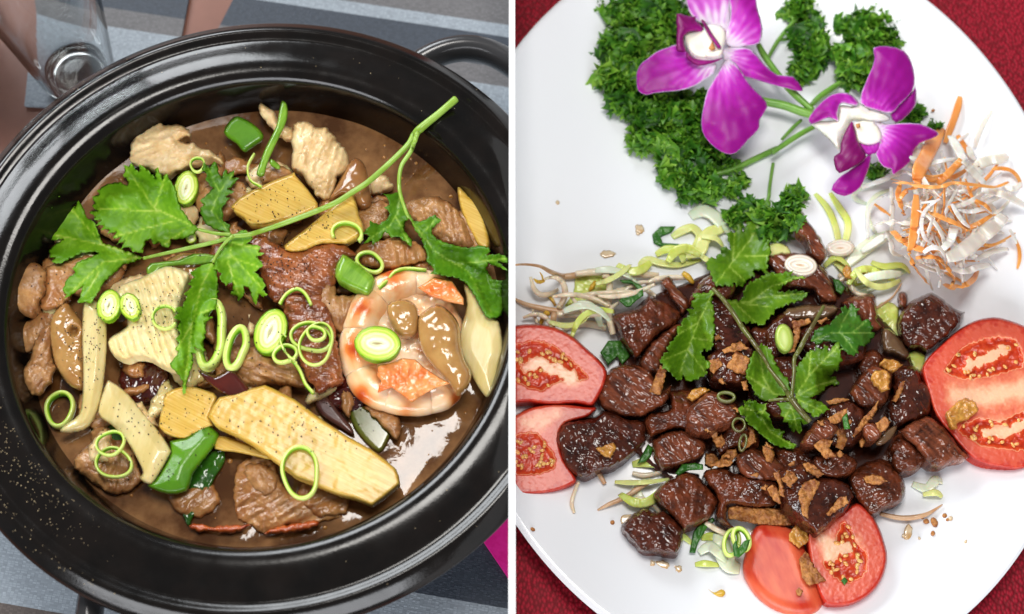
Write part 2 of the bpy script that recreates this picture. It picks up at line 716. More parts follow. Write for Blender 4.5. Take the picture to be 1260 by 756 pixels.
o = sheet('placemat', [(358, -140), (630, -140), (630, 860), (-140, 860), (-140, 640), (0, 560)], 2, M_MAT, thick=1.6)
tag(o, 'grey striped woven placemat under the black pot', 'placemat')
o = sheet('placemat', [(58, -140), (246, -140), (232, 0), (205, 140), (30, 130)], 2.2, M_MAT, thick=1.6)
tag(o, 'small piece of grey striped placemat under the clear tumbler', 'placemat')

# the white board between the two settings
zb = 82.0
hw = P(634.0, 378, zb)[0]
y0, y1 = P(630, 840, 0)[1] - 0.05, P(630, -80, 0)[1] + 0.06
bm = bmesh.new()
bmesh.ops.create_cube(bm, size=1)
for v in bm.verts:
    v.co = Vector((v.co.x * 2 * hw, (v.co.y + 0.5) * (y1 - y0) + y0, (v.co.z + 0.5) * (zb * 0.001 + 0.03) - 0.03))
bmesh.ops.bevel(bm, geom=bm.edges[:], offset=0.0002, segments=1)
me = bpy.data.meshes.new('divider_board')
bm.to_mesh(me)
bm.free()
me.materials.append(M_BOARD)
o = bpy.data.objects.new('divider_board', me)
COL.objects.link(o)
tag(o, 'thin upright white board separating the two table settings', 'divider')

# ------------------------------------------------------------------ the black pot
PC = np.array([-0.1124, -0.0262])
pot = thing('clay_pot', 'large round black glazed pot holding the stew on the striped placemat', 'pot', (PC[0], PC[1], 0.002))
prof = [(0, 8), (60, 8), (86, 12), (98, 22), (103, 34), (106.4, 48), (109.2, 60), (110.6, 65.5), (111.8, 69.0), (113.8, 71.6), (117, 73.0), (121, 73.1), (126, 72.0), (130, 70.5),
        (133, 69.4), (135.0, 69.0), (136.6, 69.5), (138.2, 70.4), (139.6, 70.8), (141.4, 70.1), (144.0, 68.0), (146.3, 65.8), (147.3, 63.4), (146.4, 61.5), (142, 60), (136, 56), (128, 48), (120, 34), (106, 16), (90, 5), (84, 0), (0, 0)]
prof = catmull(prof, 4, False)
V, F = lathe(prof, (PC[0], PC[1], 0.002), 220)
# hand-made glaze: barely uneven rim
ang = np.arctan2(V[:, 1] - PC[1], V[:, 0] - PC[0])
V[:, 2] += 0.00035 * np.sin(3 * ang + 0.4) * (V[:, 2] > 0.06)
body = mesh_obj('pot_body', V, F, M_GLAZE, pot)
cut_at_board(body, True)


def lug(angdeg, span, reach, zt, mat, edge):
    """A loop handle: a thick bowed bar that leaves the wall under the rim and comes back to it."""
    a0 = math.radians(angdeg)
    pts = []
    for t_ in np.linspace(-1, 1, 17):
        a = a0 + math.radians(span) * t_
        r = 0.139 + reach * (1 - abs(t_) ** 3.2)
        pts.append((PC[0] + r * math.cos(a), PC[1] + r * math.sin(a), zt - 0.004 * abs(t_) ** 2))
    pts = catmull(np.array(pts), 4, False)
    n, sd = len(pts), 14
    tg = np.gradient(pts, axis=0)
    tg /= np.linalg.norm(tg, axis=1)[:, None]
    s = np.cross(tg, [0, 0, 1.0])
    s /= np.linalg.norm(s, axis=1)[:, None]
    u = np.cross(s, tg)
    Vv = []
    for j in range(sd):
        a = 2 * math.pi * j / sd
        Vv.append(pts + s * math.cos(a) * 0.0058 + u * math.sin(a) * 0.0085)
    Vv = np.stack(Vv, 1).reshape(-1, 3)
    Ff = [(i * sd + j, (i + 1) * sd + j, (i + 1) * sd + (j + 1) % sd, i * sd + (j + 1) % sd) for i in range(n - 1) for j in range(sd)]
    Ff += [tuple(range(sd)), tuple((n - 1) * sd + j for j in reversed(range(sd)))]
    h_ = mesh_obj('handle', Vv, Ff, mat, pot)
    cut_at_board(h_, True)
    return h_


lug(47, 18, 0.033, 0.056, M_CHROME, 0)
lug(258, 17, 0.033, 0.052, M_CHROME, 0)

# broth
BROTH_Z = 52.0
M_BROTH = mk('broth', (88, 54, 26), (160, 116, 74), nscale=30, ndet=6, mixlo=0.42, mixhi=0.66, rough=0.04, spec=0.6, sss=0.3, sscale=0.004, bump=0.12, bscale=70, bdist=0.002)
a = np.linspace(0, 2 * np.pi, 120, endpoint=False)
Rb = 0.1078
rings = np.linspace(0, 1, 40)[1:]
V = [(PC[0], PC[1], 0.0)]
for q in rings:
    for w_ in a:
        V.append((PC[0] + Rb * q * math.cos(w_), PC[1] + Rb * q * math.sin(w_), 0.0))
V = np.array(V)
V[:, 2] = BROTH_Z * 0.001 + 0.0004 * fbm(V[:, 0] * 90, V[:, 1] * 90, 5)
rr_ = np.hypot(V[:, 0] - PC[0], V[:, 1] - PC[1]) / Rb
V[:, 2] += 0.0003 * np.clip((rr_ - 0.96) / 0.04, 0, 1) ** 2
F = [(0, 1 + j, 1 + (j + 1) % 120) for j in range(120)]
for i in range(len(rings) - 1):
    for j in range(120):
        b0, b1 = 1 + i * 120, 1 + (i + 1) * 120
        F.append((b0 + j, b1 + j, b1 + (j + 1) % 120, b0 + (j + 1) % 120))
o = mesh_obj('broth', V, F, M_BROTH)
tag(o, 'glossy brown broth pooling between the pieces in the pot', 'broth', kind='stuff')
H[:, :630 + PAD] = BROTH_Z
wv = np.array([v.co for v in body.data.vertices]) + np.array(body.location) + np.array(pot.location)
rv = np.hypot(wv[:, 0] - PC[0], wv[:, 1] - PC[1])
ok = (wv[:, 2] > 0.0705) & (rv > 0.1125)
pu, pv = to_px(wv[ok])
hmark(pu, pv, wv[ok][:, 2] * 1000, 7)

# ------------------------------------------------------------------ drinking glasses behind the pot
def tumbler(px, py, rb, rt, hgt, label, wall=2.0, foot=9):
    w = P(px, py, 2)
    root = thing('tumbler', label, 'glass', (w[0], w[1], 0.0026), 'clear drinking glasses behind the pot')
    pr = [(0, foot), (rb * 0.5, foot - 1.5), (rb * 0.8, foot), (rb - wall, foot + 4), (rt - wall, hgt - 1), (rt - wall * 0.5, hgt), (rt, hgt - 1), (rb, 4),
          (rb - 1.5, 0.6), (rb * 0.82, 0), (rb * 0.7, 2.2), (0, 2.6)]
    V, F = lathe(catmull(pr, 3, False), (w[0], w[1], 0.0026), 72)
    mesh_obj('glass_wall', V, [f[::-1] for f in F], M_GLASS, root)
    return root


tumbler(100, 98, 19, 36, 150, 'clear glass tumbler standing on grey mat behind the pot', foot=10)
tumbler(-62, 44, 19, 30, 120, 'clear glass cut off by the left edge of the photo', foot=8)

# pink card under the pot, by the board
o = sheet('pink_card', [(560, 622), (630, 556), (632, 716), (590, 659)], 4.2, M_PINK, thick=2.0)
tag(o, 'bright pink card lying flat under the pot rim', 'card')

# ------------------------------------------------------------------ the white oval plate
plate_c = np.array([0.1206, 0.0106])
PA, PB = 0.1535, 0.1950
pr = [(0, 5.0), (0.5, 5.0), (0.66, 5.2), (0.74, 6.2), (0.80, 8.6), (0.90, 13.0), (0.975, 16.6), (0.99, 17.1), (1.0, 16.6), (0.996, 15.4), (0.9, 10.6), (0.8, 6.0), (0.7, 2.8),
      (0.62, 1.0), (0.6, 0.0), (0, 0.0)]
pr = catmull(pr, 5, False)
n = 220
ang = np.linspace(0, 2 * np.pi, n, endpoint=False)
V = np.stack([np.outer(pr[:, 0], np.cos(ang)) * PA + plate_c[0], np.outer(pr[:, 0], np.sin(ang)) * PB + plate_c[1],
              np.repeat(pr[:, 1][:, None], n, 1) * 0.001 + 0.002], -1).reshape(-1, 3)
F = [(i * n + j, i * n + (j + 1) % n, (i + 1) * n + (j + 1) % n, (i + 1) * n + j) for i in range(len(pr) - 1) for j in range(n)]
o = mesh_obj('plate', V, F, M_PORC)
cut_at_board(o, False)
tag(o, 'large glossy white oval plate on the red tablecloth', 'plate')
pu, pv = to_px(V[:, :])
ntop = int(len(pr) * 0.53)
hmark(pu[:ntop * n], pv[:ntop * n], V[:ntop * n, 2] * 1000, 6)
H[PAD:PAD + 756, PAD + 632:] = np.maximum(H[PAD:PAD + 756, PAD + 632:], 7.0)
# ------------------------------------------------------------------ materials of the stew
M_LEAF = mk('cilantro_leaf', (70, 140, 30), rough=0.4, spec=0.4, transl=0.16, bump=0.25, bscale=900, bdist=0.0004,
            ramp=[(0, (98, 154, 18)), (0.45, (130, 182, 34)), (0.8, (162, 200, 62)), (1, (186, 212, 96))])
M_LEAF2 = mk('cilantro_leaf_dark', (50, 110, 25), rough=0.38, spec=0.4, transl=0.16, bump=0.25, bscale=900, bdist=0.0004,
             ramp=[(0, (72, 124, 14)), (0.5, (100, 150, 26)), (1, (152, 188, 72))])
M_STEM = mk('green_stem', (132, 168, 52), (150, 184, 80), nscale=120, rough=0.3, sss=0.2, sscale=0.002)
M_BAMBOO = mk('bamboo_shoot', (196, 152, 48), (216, 182, 92), nscale=1, stretch=(40, 1100, 40, 0.47), rough=0.3, sss=0.35, sscale=0.003,
              bump=0.14, bscale=0.8, bdist=0.0004, coat=0.12)
M_ONION = mk('onion', (222, 206, 152), (206, 184, 118), nscale=1, stretch=(160, 40, 80, 0.2), rough=0.2, sss=0.5, sscale=0.004, coat=0.3)
M_SQUID = mk('pale_squid', (238, 222, 170), (226, 204, 140), nscale=90, rough=0.3, sss=0.4, sscale=0.004, coat=0.15)
M_CHICKEN = mk('cooked_chicken', (232, 206, 156), (204, 164, 108), nscale=70, rough=0.34, sss=0.4, sscale=0.004, bump=0.6, bscale=260, coat=0.2)
M_PORK = mk('stewed_pork', (192, 142, 88), (140, 92, 52), nscale=110, rough=0.33, sss=0.3, sscale=0.003, bump=0.8, bscale=340, coat=0.25)
M_BEEFB = mk('brown_meat', (156, 100, 54), (196, 144, 88), nscale=80, rough=0.26, sss=0.3, sscale=0.003, bump=0.7, bscale=300, coat=0.4)
M_ROAST = mk('roast_duck', (168, 98, 54), (112, 54, 28), nscale=120, rough=0.22, sss=0.2, sscale=0.003, bump=0.7, bscale=350, coat=0.5)
M_CRUST = mk('orange_crust', (196, 96, 36), (150, 58, 22), nscale=160, rough=0.25, sss=0.25, sscale=0.003, bump=0.8, bscale=400, coat=0.5)
M_MUSH = mk('straw_mushroom', (184, 142, 82), (156, 110, 58), nscale=60, rough=0.16, sss=0.4, sscale=0.004, coat=0.6, bump=0.15, bscale=150)
M_TAN = mk('tan_mushroom', (160, 112, 62), (134, 86, 46), nscale=60, rough=0.2, sss=0.35, sscale=0.003, coat=0.5)
M_SHRIMP = mk('shrimp_flesh', (240, 200, 160), rough=0.2, sss=0.4, sscale=0.004, coat=0.4, bump=0.3, bscale=220,
              ramp=[(0, (240, 214, 178)), (0.35, (238, 184, 128)), (0.6, (226, 136, 74)), (1, (204, 84, 34))])
M_SHELL = mk('shrimp_shell', (222, 110, 44), (236, 160, 96), nscale=110, rough=0.18, sss=0.3, sscale=0.003, bump=0.5, bscale=240, coat=0.4)
M_PEPPER = mk('green_pepper', (92, 144, 22), (72, 124, 16), nscale=40, rough=0.28, sss=0.3, sscale=0.003, coat=0.12, bump=0.15, bscale=500)
M_PEPDK = mk('dark_pepper', (38, 86, 18), (56, 108, 28), nscale=70, rough=0.2, sss=0.2, sscale=0.003, coat=0.4)
M_PEPWET = mk('pepper_under_broth', (92, 104, 30), (112, 108, 40), nscale=70, rough=0.12, sss=0.25, sscale=0.003, coat=0.5)
M_WINE = mk('dark_red_skin', (84, 26, 16), (58, 18, 14), nscale=60, rough=0.14, coat=0.6)
M_PURPLE = mk('purple_onion_skin', (72, 40, 38), (98, 62, 52), nscale=90, rough=0.2, coat=0.4)
M_SCAL = mk('scallion_slice', (200, 210, 90), rough=0.28, sss=0.35, sscale=0.002, coat=0.2,
            ramp=[(0, (96, 150, 20)), (0.10, (150, 190, 34)), (0.24, (206, 222, 92)), (0.34, (180, 204, 62)), (0.46, (232, 236, 170)), (0.6, (214, 224, 132)),
                  (0.72, (238, 240, 206)), (0.9, (226, 228, 184)), (1, (176, 150, 96))])
M_RING = mk('scallion_ring', (140, 186, 40), rough=0.24, sss=0.3, sscale=0.002, coat=0.25, attr='side',
            ramp=[(0, (206, 224, 120)), (0.4, (172, 206, 66)), (1, (92, 156, 22))])
M_GREENT = mk('scallion_green', (92, 140, 26), (130, 172, 52), nscale=1, stretch=(400, 60, 60, 0.5), rough=0.22, sss=0.2, sscale=0.002, coat=0.3)
M_SPECK = mk('ground_pepper', (58, 40, 26), (24, 16, 12), nscale=900, rough=0.7)
M_TANSPECK = mk('pepper_dust', (176, 158, 122), (120, 100, 74), nscale=900, rough=0.7)


def leaf(name, outline, veins, mat, parent, res=2.6, conform=9, lift=1.0, fold=0.5, wav=1.2, seed=0, teeth=0, rise=None, **kw):
    poly = np.asarray(outline, float)
    if teeth:
        poly = resample(poly, 2.0)
        nrm = np.roll(poly, -2, 0) - np.roll(poly, 2, 0)
        nrm = np.stack([nrm[:, 1], -nrm[:, 0]], 1)
        nrm /= np.maximum(np.linalg.norm(nrm, axis=1), 1e-6)[:, None]
        ar = 0.5 * np.sum(poly[:, 0] * np.roll(poly[:, 1], -1) - np.roll(poly[:, 0], -1) * poly[:, 1])
        sgn = 1 if ar > 0 else -1
        i = np.arange(len(poly))
        saw = ((i % 4) / 3.0 - 0.5) + 0.95 * (np.abs(((i + seed * 3) % 15) / 7.0 - 1) - .45) * -1.0
        poly = poly + sgn * nrm * (saw * teeth * (0.6 + 0.8 * rng.random(len(poly))))[:, None]
    segs = [np.asarray(v, float) for v in veins]
    # side veins are grown from the main ones
    side = []
    for sgm in segs:
        q = resample(sgm, 9, False)
        for i in range(1, len(q) - 1):
            t_ = q[i + 1] - q[i]
            t_ = t_ / max(np.linalg.norm(t_), 1e-6)
            for s_ in (-1, 1):
                nrm = np.array([-t_[1], t_[0]]) * s_
                side.append(np.array([q[i], q[i] + (t_ * 0.9 + nrm * 0.8) * 11]))

    def dist_main(x, y):
        p = np.stack([x, y], 1)
        return np.min([segdist(p, s_, False) for s_ in segs], 0)

    def dist_side(x, y):
        p = np.stack([x, y], 1)
        return np.min([segdist(p, s_, False) for s_ in side], 0) if side else np.full(len(x), 99.0)

    def zf(x, y, d):
        dm = dist_main(x, y)
        ds = dist_side(x, y)
        z_ = fold * (np.minimum(dm, 7) / 7) + 0.28 * np.minimum(ds, 3) / 3
        z_ = z_ + wav * fbm(x * 0.035, y * 0.035, seed, 2)
        if rise:
            z_ = z_ + rise(x, y)
        return z_

    def af(x, y, d):
        dm = dist_main(x, y)
        ds = dist_side(x, y)
        a_ = 0.85 * np.exp(-(dm / 1.1) ** 2) + 0.30 * np.exp(-(ds / 0.9) ** 2)
        a_ = a_ + 0.22 * vnoise(x * 0.09, y * 0.09, seed) + 0.10 * vnoise(x * 0.3, y * 0.3, seed + 4) + 0.12
        return np.clip(a_, 0, 1)
    return slab(name, poly, 0.28, mat, conform=conform, lift=lift, zfun=zf, afun=af, parent=parent, res=res, r=1.5, seed=seed, **kw)


def meat(name, outline, thick, mat, label, cat='meat', group=None, seed=1, planes=3, rough=0.8, smooth=2, r=12, res=2.0, fib=None, z=None, sink=0.3, tilt=(0, 0), parent=None):
    """A lump of meat: several cut faces that meet in worn edges, with fibres running one way."""
    ra = np.random.default_rng(seed * 31 + 5)
    th = ra.uniform(0, 2 * np.pi, planes)
    sl = ra.uniform(0.004, 0.013, planes)
    off = ra.uniform(0.75, 1.05, planes)
    fa = ra.uniform(0, np.pi) if fib is None else fib

    def hf(x, y, d):
        cx, cy = x.mean(), y.mean()
        h = np.ones(len(x))
        for k in range(planes):
            h = np.minimum(h, off[k] - sl[k] * ((x - cx) * math.cos(th[k]) + (y - cy) * math.sin(th[k])))
        return np.clip(h, 0.3, 1.1)

    def zf(x, y, d):
        u, v = x * math.cos(fa) + y * math.sin(fa), -x * math.sin(fa) + y * math.cos(fa)
        w = np.clip(d / 4, 0, 1)
        return w * rough * (0.55 * vnoise(u * 0.05, v * 0.22, seed) + 0.5 * vnoise(x * 0.06, y * 0.06, seed + 2) + 0.22 * vnoise(u * 0.12, v * 0.55, seed + 5)
                           - 0.55 * np.exp(-(vnoise(u * 0.045, v * 0.10, seed + 7) / 0.10) ** 2) - 0.3 * np.exp(-(vnoise(u * 0.10, v * 0.26, seed + 9) / 0.14) ** 2))
    pl = resample(catmull(np.asarray(outline, float), smooth, True), 3.0)
    nn = np.roll(pl, -1, 0) - np.roll(pl, 1, 0)
    nn = np.stack([nn[:, 1], -nn[:, 0]], 1) / np.maximum(np.linalg.norm(nn, axis=1), 1e-6)[:, None]
    rag = 1.5 * vnoise(pl[:, 0] * .13, pl[:, 1] * .13, seed + 21) + 1.0 * vnoise(pl[:, 0] * .31, pl[:, 1] * .31, seed + 23)
    pl = pl + nn * rag[:, None] * (1.25 if pl[:, 0].mean() < 630 else 0.75)
    o = slab(name, pl, thick, mat, smooth=0, r=r, res=res, hfun=hf, zfun=zf, seed=seed, z=z, sink=sink, tilt=tilt, wt=0.6, parent=parent)
    if parent is None:
        tag(o, label, cat, group)
    return o


# ------------------------------------------------------------------ the bed of scraps under everything
bed = [('pork_scrap', M_PORK, 'brown pork scrap lying under the larger pieces in the pot', 'meat scrap'), ('onion_scrap', M_ONION, 'pale onion scrap lying under the larger pieces in the pot', 'onion'),
       ('meat_scrap', M_BEEFB, 'glossy brown meat scrap lying under the larger pieces in the pot', 'meat scrap'), ('chicken_scrap', M_CHICKEN, 'pale chicken scrap lying under the larger pieces in the pot', 'chicken scrap'),
       ('cabbage_scrap', M_SQUID, 'cream coloured scrap lying under the larger pieces in the pot', 'vegetable scrap')]
rb = np.random.default_rng(11)
k = 0
for gy in np.arange(205, 600, 40):
    for gx in np.arange(70, 600, 46):
        x_, y_ = gx + rb.uniform(-16, 16), gy + rb.uniform(-14, 14)
        e_ = ((x_ - 300) / 262) ** 2 + ((y_ - 400) / 208) ** 2
        if e_ > 1 or (x_ > 410 and y_ > 520) or (x_ > 430 and y_ < 245) or (y_ > 560 and rb.random() < .6):
            continue
        w_ = rb.uniform(13, 26)
        an_ = np.sort(rb.uniform(0, 6.28, 8))
        rt = rb.uniform(0, 3.14)
        ex, ey = w_ * rb.uniform(.9, 1.5) * np.cos(an_) * rb.uniform(.75, 1.1, 8), w_ * rb.uniform(.55, .8) * np.sin(an_) * rb.uniform(.75, 1.1, 8)
        pp = np.stack([x_ + ex * math.cos(rt) - ey * math.sin(rt), y_ + ex * math.sin(rt) + ey * math.cos(rt)], 1)
        nm, m_, lb, ct = bed[[0, 2, 1, 0, 3, 2, 4][k % 7]]
        meat(nm, pp, rb.uniform(4, 8), m_, lb, cat=ct, group='scraps under the larger pieces in the pot', seed=100 + k, z=rb.uniform(53.5, 57), r=8, rough=1.0, res=2.4, tilt=(rb.uniform(-.05, .05), rb.uniform(-.05, .05)))
        k += 1

# ------------------------------------------------------------------ pieces low in the broth
o = slab('green_pepper_piece', S('F', 430, 440, 520, 480, 620, 530, 650, 600, 640, 640, 590, 710, 500, 630, 460, 560), 4, M_PEPWET, z=52.5, smooth=3, r=5)
tag(o, 'dull green pepper piece half sunk in the broth below the shrimp', 'pepper piece')
o = slab('green_pepper_piece', S('E', 425, 600, 480, 555, 560, 590, 590, 660, 500, 700, 440, 665), 4, M_PEPDK, z=53, smooth=3, r=4)
tag(o, 'small dark green pepper piece hidden behind the slanting onion strip', 'pepper piece')
o = slab('green_pepper_piece', S('G', 835, 190, 900, 80, 980, 0, 1040, -10, 1045, 50, 1000, 120, 970, 200, 960, 260, 900, 300, 880, 350, 850, 300, 840, 250), 2.2, M_PEPDK, z=53.5, smooth=3, r=4,
         zfun=lambda x, y, d: 0.8 * fbm(x * .08, y * .08, 3), res=2)
tag(o, 'dark green wrinkled pepper strip hanging into the broth at the front', 'pepper piece')
o = slab('onion_skin', S('F', 290, 440, 340, 435, 400, 505, 465, 590, 468, 625, 400, 585, 335, 545, 300, 500), 3, M_PURPLE, z=54.5, smooth=3, r=5)
tag(o, 'dark purple onion strip lying between bamboo and shrimp', 'onion')
meat('meat_slice', S('H', -80, 130, -60, 60, 0, 20, 60, 30, 110, 60, 140, 150, 200, 200, 300, 190, 300, 250, 420, 300, 300, 330, 160, 345, 60, 380, 0, 345, -60, 310, -85, 230), 7, M_BEEFB,
     'glossy brown meat slice in the broth at the front of the pot', seed=2, z=53, r=14, planes=4, rough=1.2)
o = meat('meat_slice', S('G', 1140, 60, 1210, 50, 1260, 70, 1290, 110, 1290, 180, 1230, 210, 1180, 175, 1150, 130), 6, M_PORK, 'small grey pork slice above the glossy brown slice at the front', seed=3, z=54.5)
meat('meat_slice', S('H', 60, 380, 110, 352, 200, 335, 300, 322, 312, 335, 250, 362, 150, 382), 5, M_CRUST, 'orange crusted strip of meat against the front lip of the pot', seed=4, z=55.5, r=5)
meat('meat_slice', S('G', 885, 358, 900, 335, 1000, 350, 1160, 335, 1150, 358, 1080, 380, 960, 372), 5, M_CRUST, 'narrow red edged meat strip touching the front lip', seed=5, z=55, r=5)
meat('meat_slice', S('G', 345, 40, 372, -5, 430, -45, 520, -60, 600, -40, 645, 60, 660, 110, 645, 155, 580, 190, 520, 195, 440, 150, 380, 110, 350, 75), 9, M_PORK,
     'round curled brown pork piece under the two scallion rings', seed=6, z=54.5, r=16, rough=1.3)
# left meats
meat('meat_slice', S('E', 165, 60, 260, -10, 250, 110, 190, 185, 160, 235, 85, 242, 75, 185, 70, 130, 110, 100), 8, M_PORK, 'pinkish brown pork slice below the meat cube at the left wall', seed=7, z=55, r=12)
meat('pork_piece', S('E', 180, 150, 240, 105, 245, 250, 255, 310, 205, 430, 150, 436, 105, 385, 100, 350, 125, 290, 150, 225), 8, M_PORK, 'shaggy ridged pork piece beside the hollow chicken piece', seed=8, z=58.5, r=12, rough=1.6)
meat('pork_piece', S('C', 220, 560, 300, 555, 350, 590, 340, 680, 300, 740, 230, 760, 190, 740, 200, 680), 8, M_BEEFB, 'brown pork piece under the leftmost cilantro leaf', seed=9, z=59, r=10)
meat('pork_cube', S('C', 65, 565, 95, 526, 140, 535, 205, 562, 222, 612, 205, 690, 175, 760, 140, 790, 100, 770, 35, 750, 50, 660), 12, M_PORK, 'smooth brown pork cube against the left wall of the pot', seed=10, z=60.5, r=9, rough=0.5)
# the hollow piece
gz = S('E', 230, 110, 270, 30, 310, 8, 350, 55, 392, 130, 395, 330, 385, 405, 330, 400, 280, 340, 245, 260)
hc = S('E', 345, 140)[0]
o = slab('chicken_piece', gz, 9, M_MUSH, z=59.5, smooth=3, r=14, rough=0.5, res=1.8,
         zfun=lambda x, y, d: -4.5 * np.exp(-(((x - hc[0]) / 4.5) ** 2 + ((y - hc[1]) / 5.5) ** 2)) + 0.8 * np.exp(-((np.hypot(x - hc[0], y - hc[1]) - 9) / 3) ** 2))
tag(o, 'yellowish chicken piece with a small dark hole in it', 'chicken piece')
# far side
o = meat('pork_slice', S('D', 690, 290, 720, 262, 800, 238, 880, 243, 960, 300, 1000, 370, 1035, 462, 960, 475, 880, 445, 830, 405, 760, 340), 8, M_PORK, 'grey ridged pork slice at the right behind the cilantro branch', seed=11, z=58.5, fib=1.4, rough=1.4)
o = slab('bamboo_slice', S('D', 958, 190, 1010, 230, 1062, 272, 1092, 370, 1106, 465, 1060, 472, 1010, 385, 970, 290), 4, M_BAMBOO, z=58.5, smooth=3, r=4)
tag(o, 'thin bamboo slice leaning on the right wall of the pot', 'bamboo shoot')
meat('chicken_piece', S('D', 545, 170, 585, 130, 640, 150, 655, 185, 600, 215, 555, 225), 7, M_CHICKEN, 'small pale chicken bit right of the brown mushroom', seed=12, z=55.5, r=8)
meat('meat_slice', S('D', 490, 300, 560, 255, 640, 265, 640, 330, 590, 380, 540, 420, 500, 360), 6, M_PORK, 'beige pork slice under the small cilantro leaf near the stem', seed=13, z=58.5)
meat('meat_slice', S('D', 480, 490, 560, 440, 660, 430, 760, 450, 810, 500, 790, 540, 700, 560, 600, 570, 520, 550), 6, M_BEEFB, 'brown beige meat slice behind the shrimp', seed=14, z=59)
meat('chicken_piece', S('A', 718, 577, 760, 582, 830, 576, 880, 604, 884, 640, 840, 655, 900, 668, 960, 697, 1012, 722, 1045, 765, 1000, 742 + 10, 950, 752, 900, 772, 830, 792, 780, 830, 700, 796, 612, 756, 604, 710, 632, 640), 12, M_CHICKEN,
     'pale folded chicken piece at the far left of the stew', cat='chicken piece', seed=15, z=60.5, r=14, rough=1.6)
meat('chicken_piece', S('B', 36, 490, 55, 488, 110, 528, 122, 572, 180, 602, 205, 650, 140, 645, 90, 602, 48, 548), 7, M_CHICKEN, 'narrow tapering chicken shred at the far side of the stew', cat='chicken piece', seed=16, z=59.5, r=7)
meat('chicken_piece', S('B', 183, 770, 188, 660, 196, 580, 250, 560, 300, 588, 352, 600, 402, 660, 442, 722, 456, 766, 446, 800, 400, 820, 372, 900, 340, 930, 300, 910, 255, 840, 205, 790), 13, M_CHICKEN,
     'large pale chicken piece standing up at the far side', cat='chicken piece', seed=17, z=61.5, r=16, rough=1.5)
o = slab('mushroom', S('D', 358, 250, 400, 170, 440, 90, 480, 54, 522, 82, 542, 150, 556, 222, 550, 282, 500, 292, 460, 245, 420, 232), 10, M_TAN, z=61.5, smooth=3, r=14, rough=0.3)
tag(o, 'smooth brown mushroom beside the large chicken piece', 'mushroom')
meat('meat_slice', S('D', 40, 130, 90, 85, 150, 90, 190, 130, 180, 160, 110, 170, 50, 170), 6, M_PORK, 'small beige meat bit left of the large chicken piece', seed=18, z=58.5)
meat('meat_slice', S('C', 980, 110, 1060, 200, 1120, 235, 1090, 290, 1000, 300, 930, 260, 900, 180), 6, M_PORK, 'beige pork bit under the upright cilantro leaf', seed=19, z=55)
o = slab('green_pepper_piece', S('px', 275, 163, 288, 144, 304, 148, 320, 160, 324, 170, 312, 179, 300, 186, 290, 176), 4, M_PEPPER, z=59.5, smooth=3, r=5)
tag(o, 'bright green pepper piece between the two far chicken pieces', 'pepper piece')
for k, (pp, lb) in enumerate([((140, 470, 163, 490, 162, 560, 112, 670, 72, 760, 55, 818, 20, 812, 40, 750, 62, 690, 112, 590, 126, 520), 'long green scallion leaf standing up at the far side'),
                              ((90, 740, 130, 770, 125, 790, 85, 768), 'tiny green scallion scrap near the large chicken piece')]):
    o = slab('scallion_leaf', S('B', *pp), 2.0, M_GREENT, z=64.5, smooth=3, r=3, res=1.6)
    tag(o, lb, 'scallion')
# middle meats
meat('meat_slice', S('D', -20, 440, 60, 425, 150, 470, 200, 490, 300, 460, 380, 440, 450, 470, 495, 512, 445, 520, 395, 565, 385, 640, 300, 705, 200, 695, 100, 725, 60, 640, 20, 570, -30, 510), 10, M_ROAST,
     'brown meat slice dusted with pepper in the middle of the stew', seed=20, z=62.5, r=16, planes=4, rough=1.2)
meat('meat_slice', S('D', 280, 590, 385, 560, 395, 690, 480, 690, 485, 756, 440, 830, 410, 870, 340, 800, 290, 700), 8, M_PORK, 'grey pork slice left of the shrimp', seed=21, z=60.5)
meat('meat_slice', S('F', -40, 210, 60, 235, 100, 275, 190, 285, 220, 340, 262, 402, 90, 388, 0, 395, -70, 380, -90, 290), 9, M_PORK, 'lean grey pork slice above the large bamboo slice', seed=22, z=60.5, fib=0.3, rough=1.5)
meat('roast_slice', S('F', 150, 10, 200, -40, 290, -50, 345, 0, 382, 90, 392, 180, 407, 250, 432, 368, 380, 392, 312, 432, 280, 400, 232, 312, 205, 240, 165, 120), 9, M_ROAST,
     'roast meat slice with a red brown crust left of the shrimp', seed=23, z=63, r=10, rough=1.3)
# squid with scored ridges
sq = S('E', 870, -78, 880, -128, 800, -160, 740, -150, 650, -104, 560, -70, 540, 0, 585, 60, 590, 120, 530, 160, 500, 195, 530, 260, 590, 282, 630, 265, 690, 272, 740, 302, 820, 326, 860, 262, 840, 180, 830, 60)
dirx, diry = math.cos(-1.15), math.sin(-1.15)
o = slab('squid_piece', sq, 11, M_SQUID, z=63.5, smooth=2, r=9, res=1.5,
         zfun=lambda x, y, d: np.clip(d / 3, 0, 1) * (1.1 * np.abs(np.sin((x * 0.93 - y * 0.37 + 3 * vnoise(x * .05, y * .05, 2)) * 0.33)) + 0.5 * fbm(x * .1, y * .1, 8)))
tag(o, 'pale cream piece with scored ridges left of centre', 'squid')

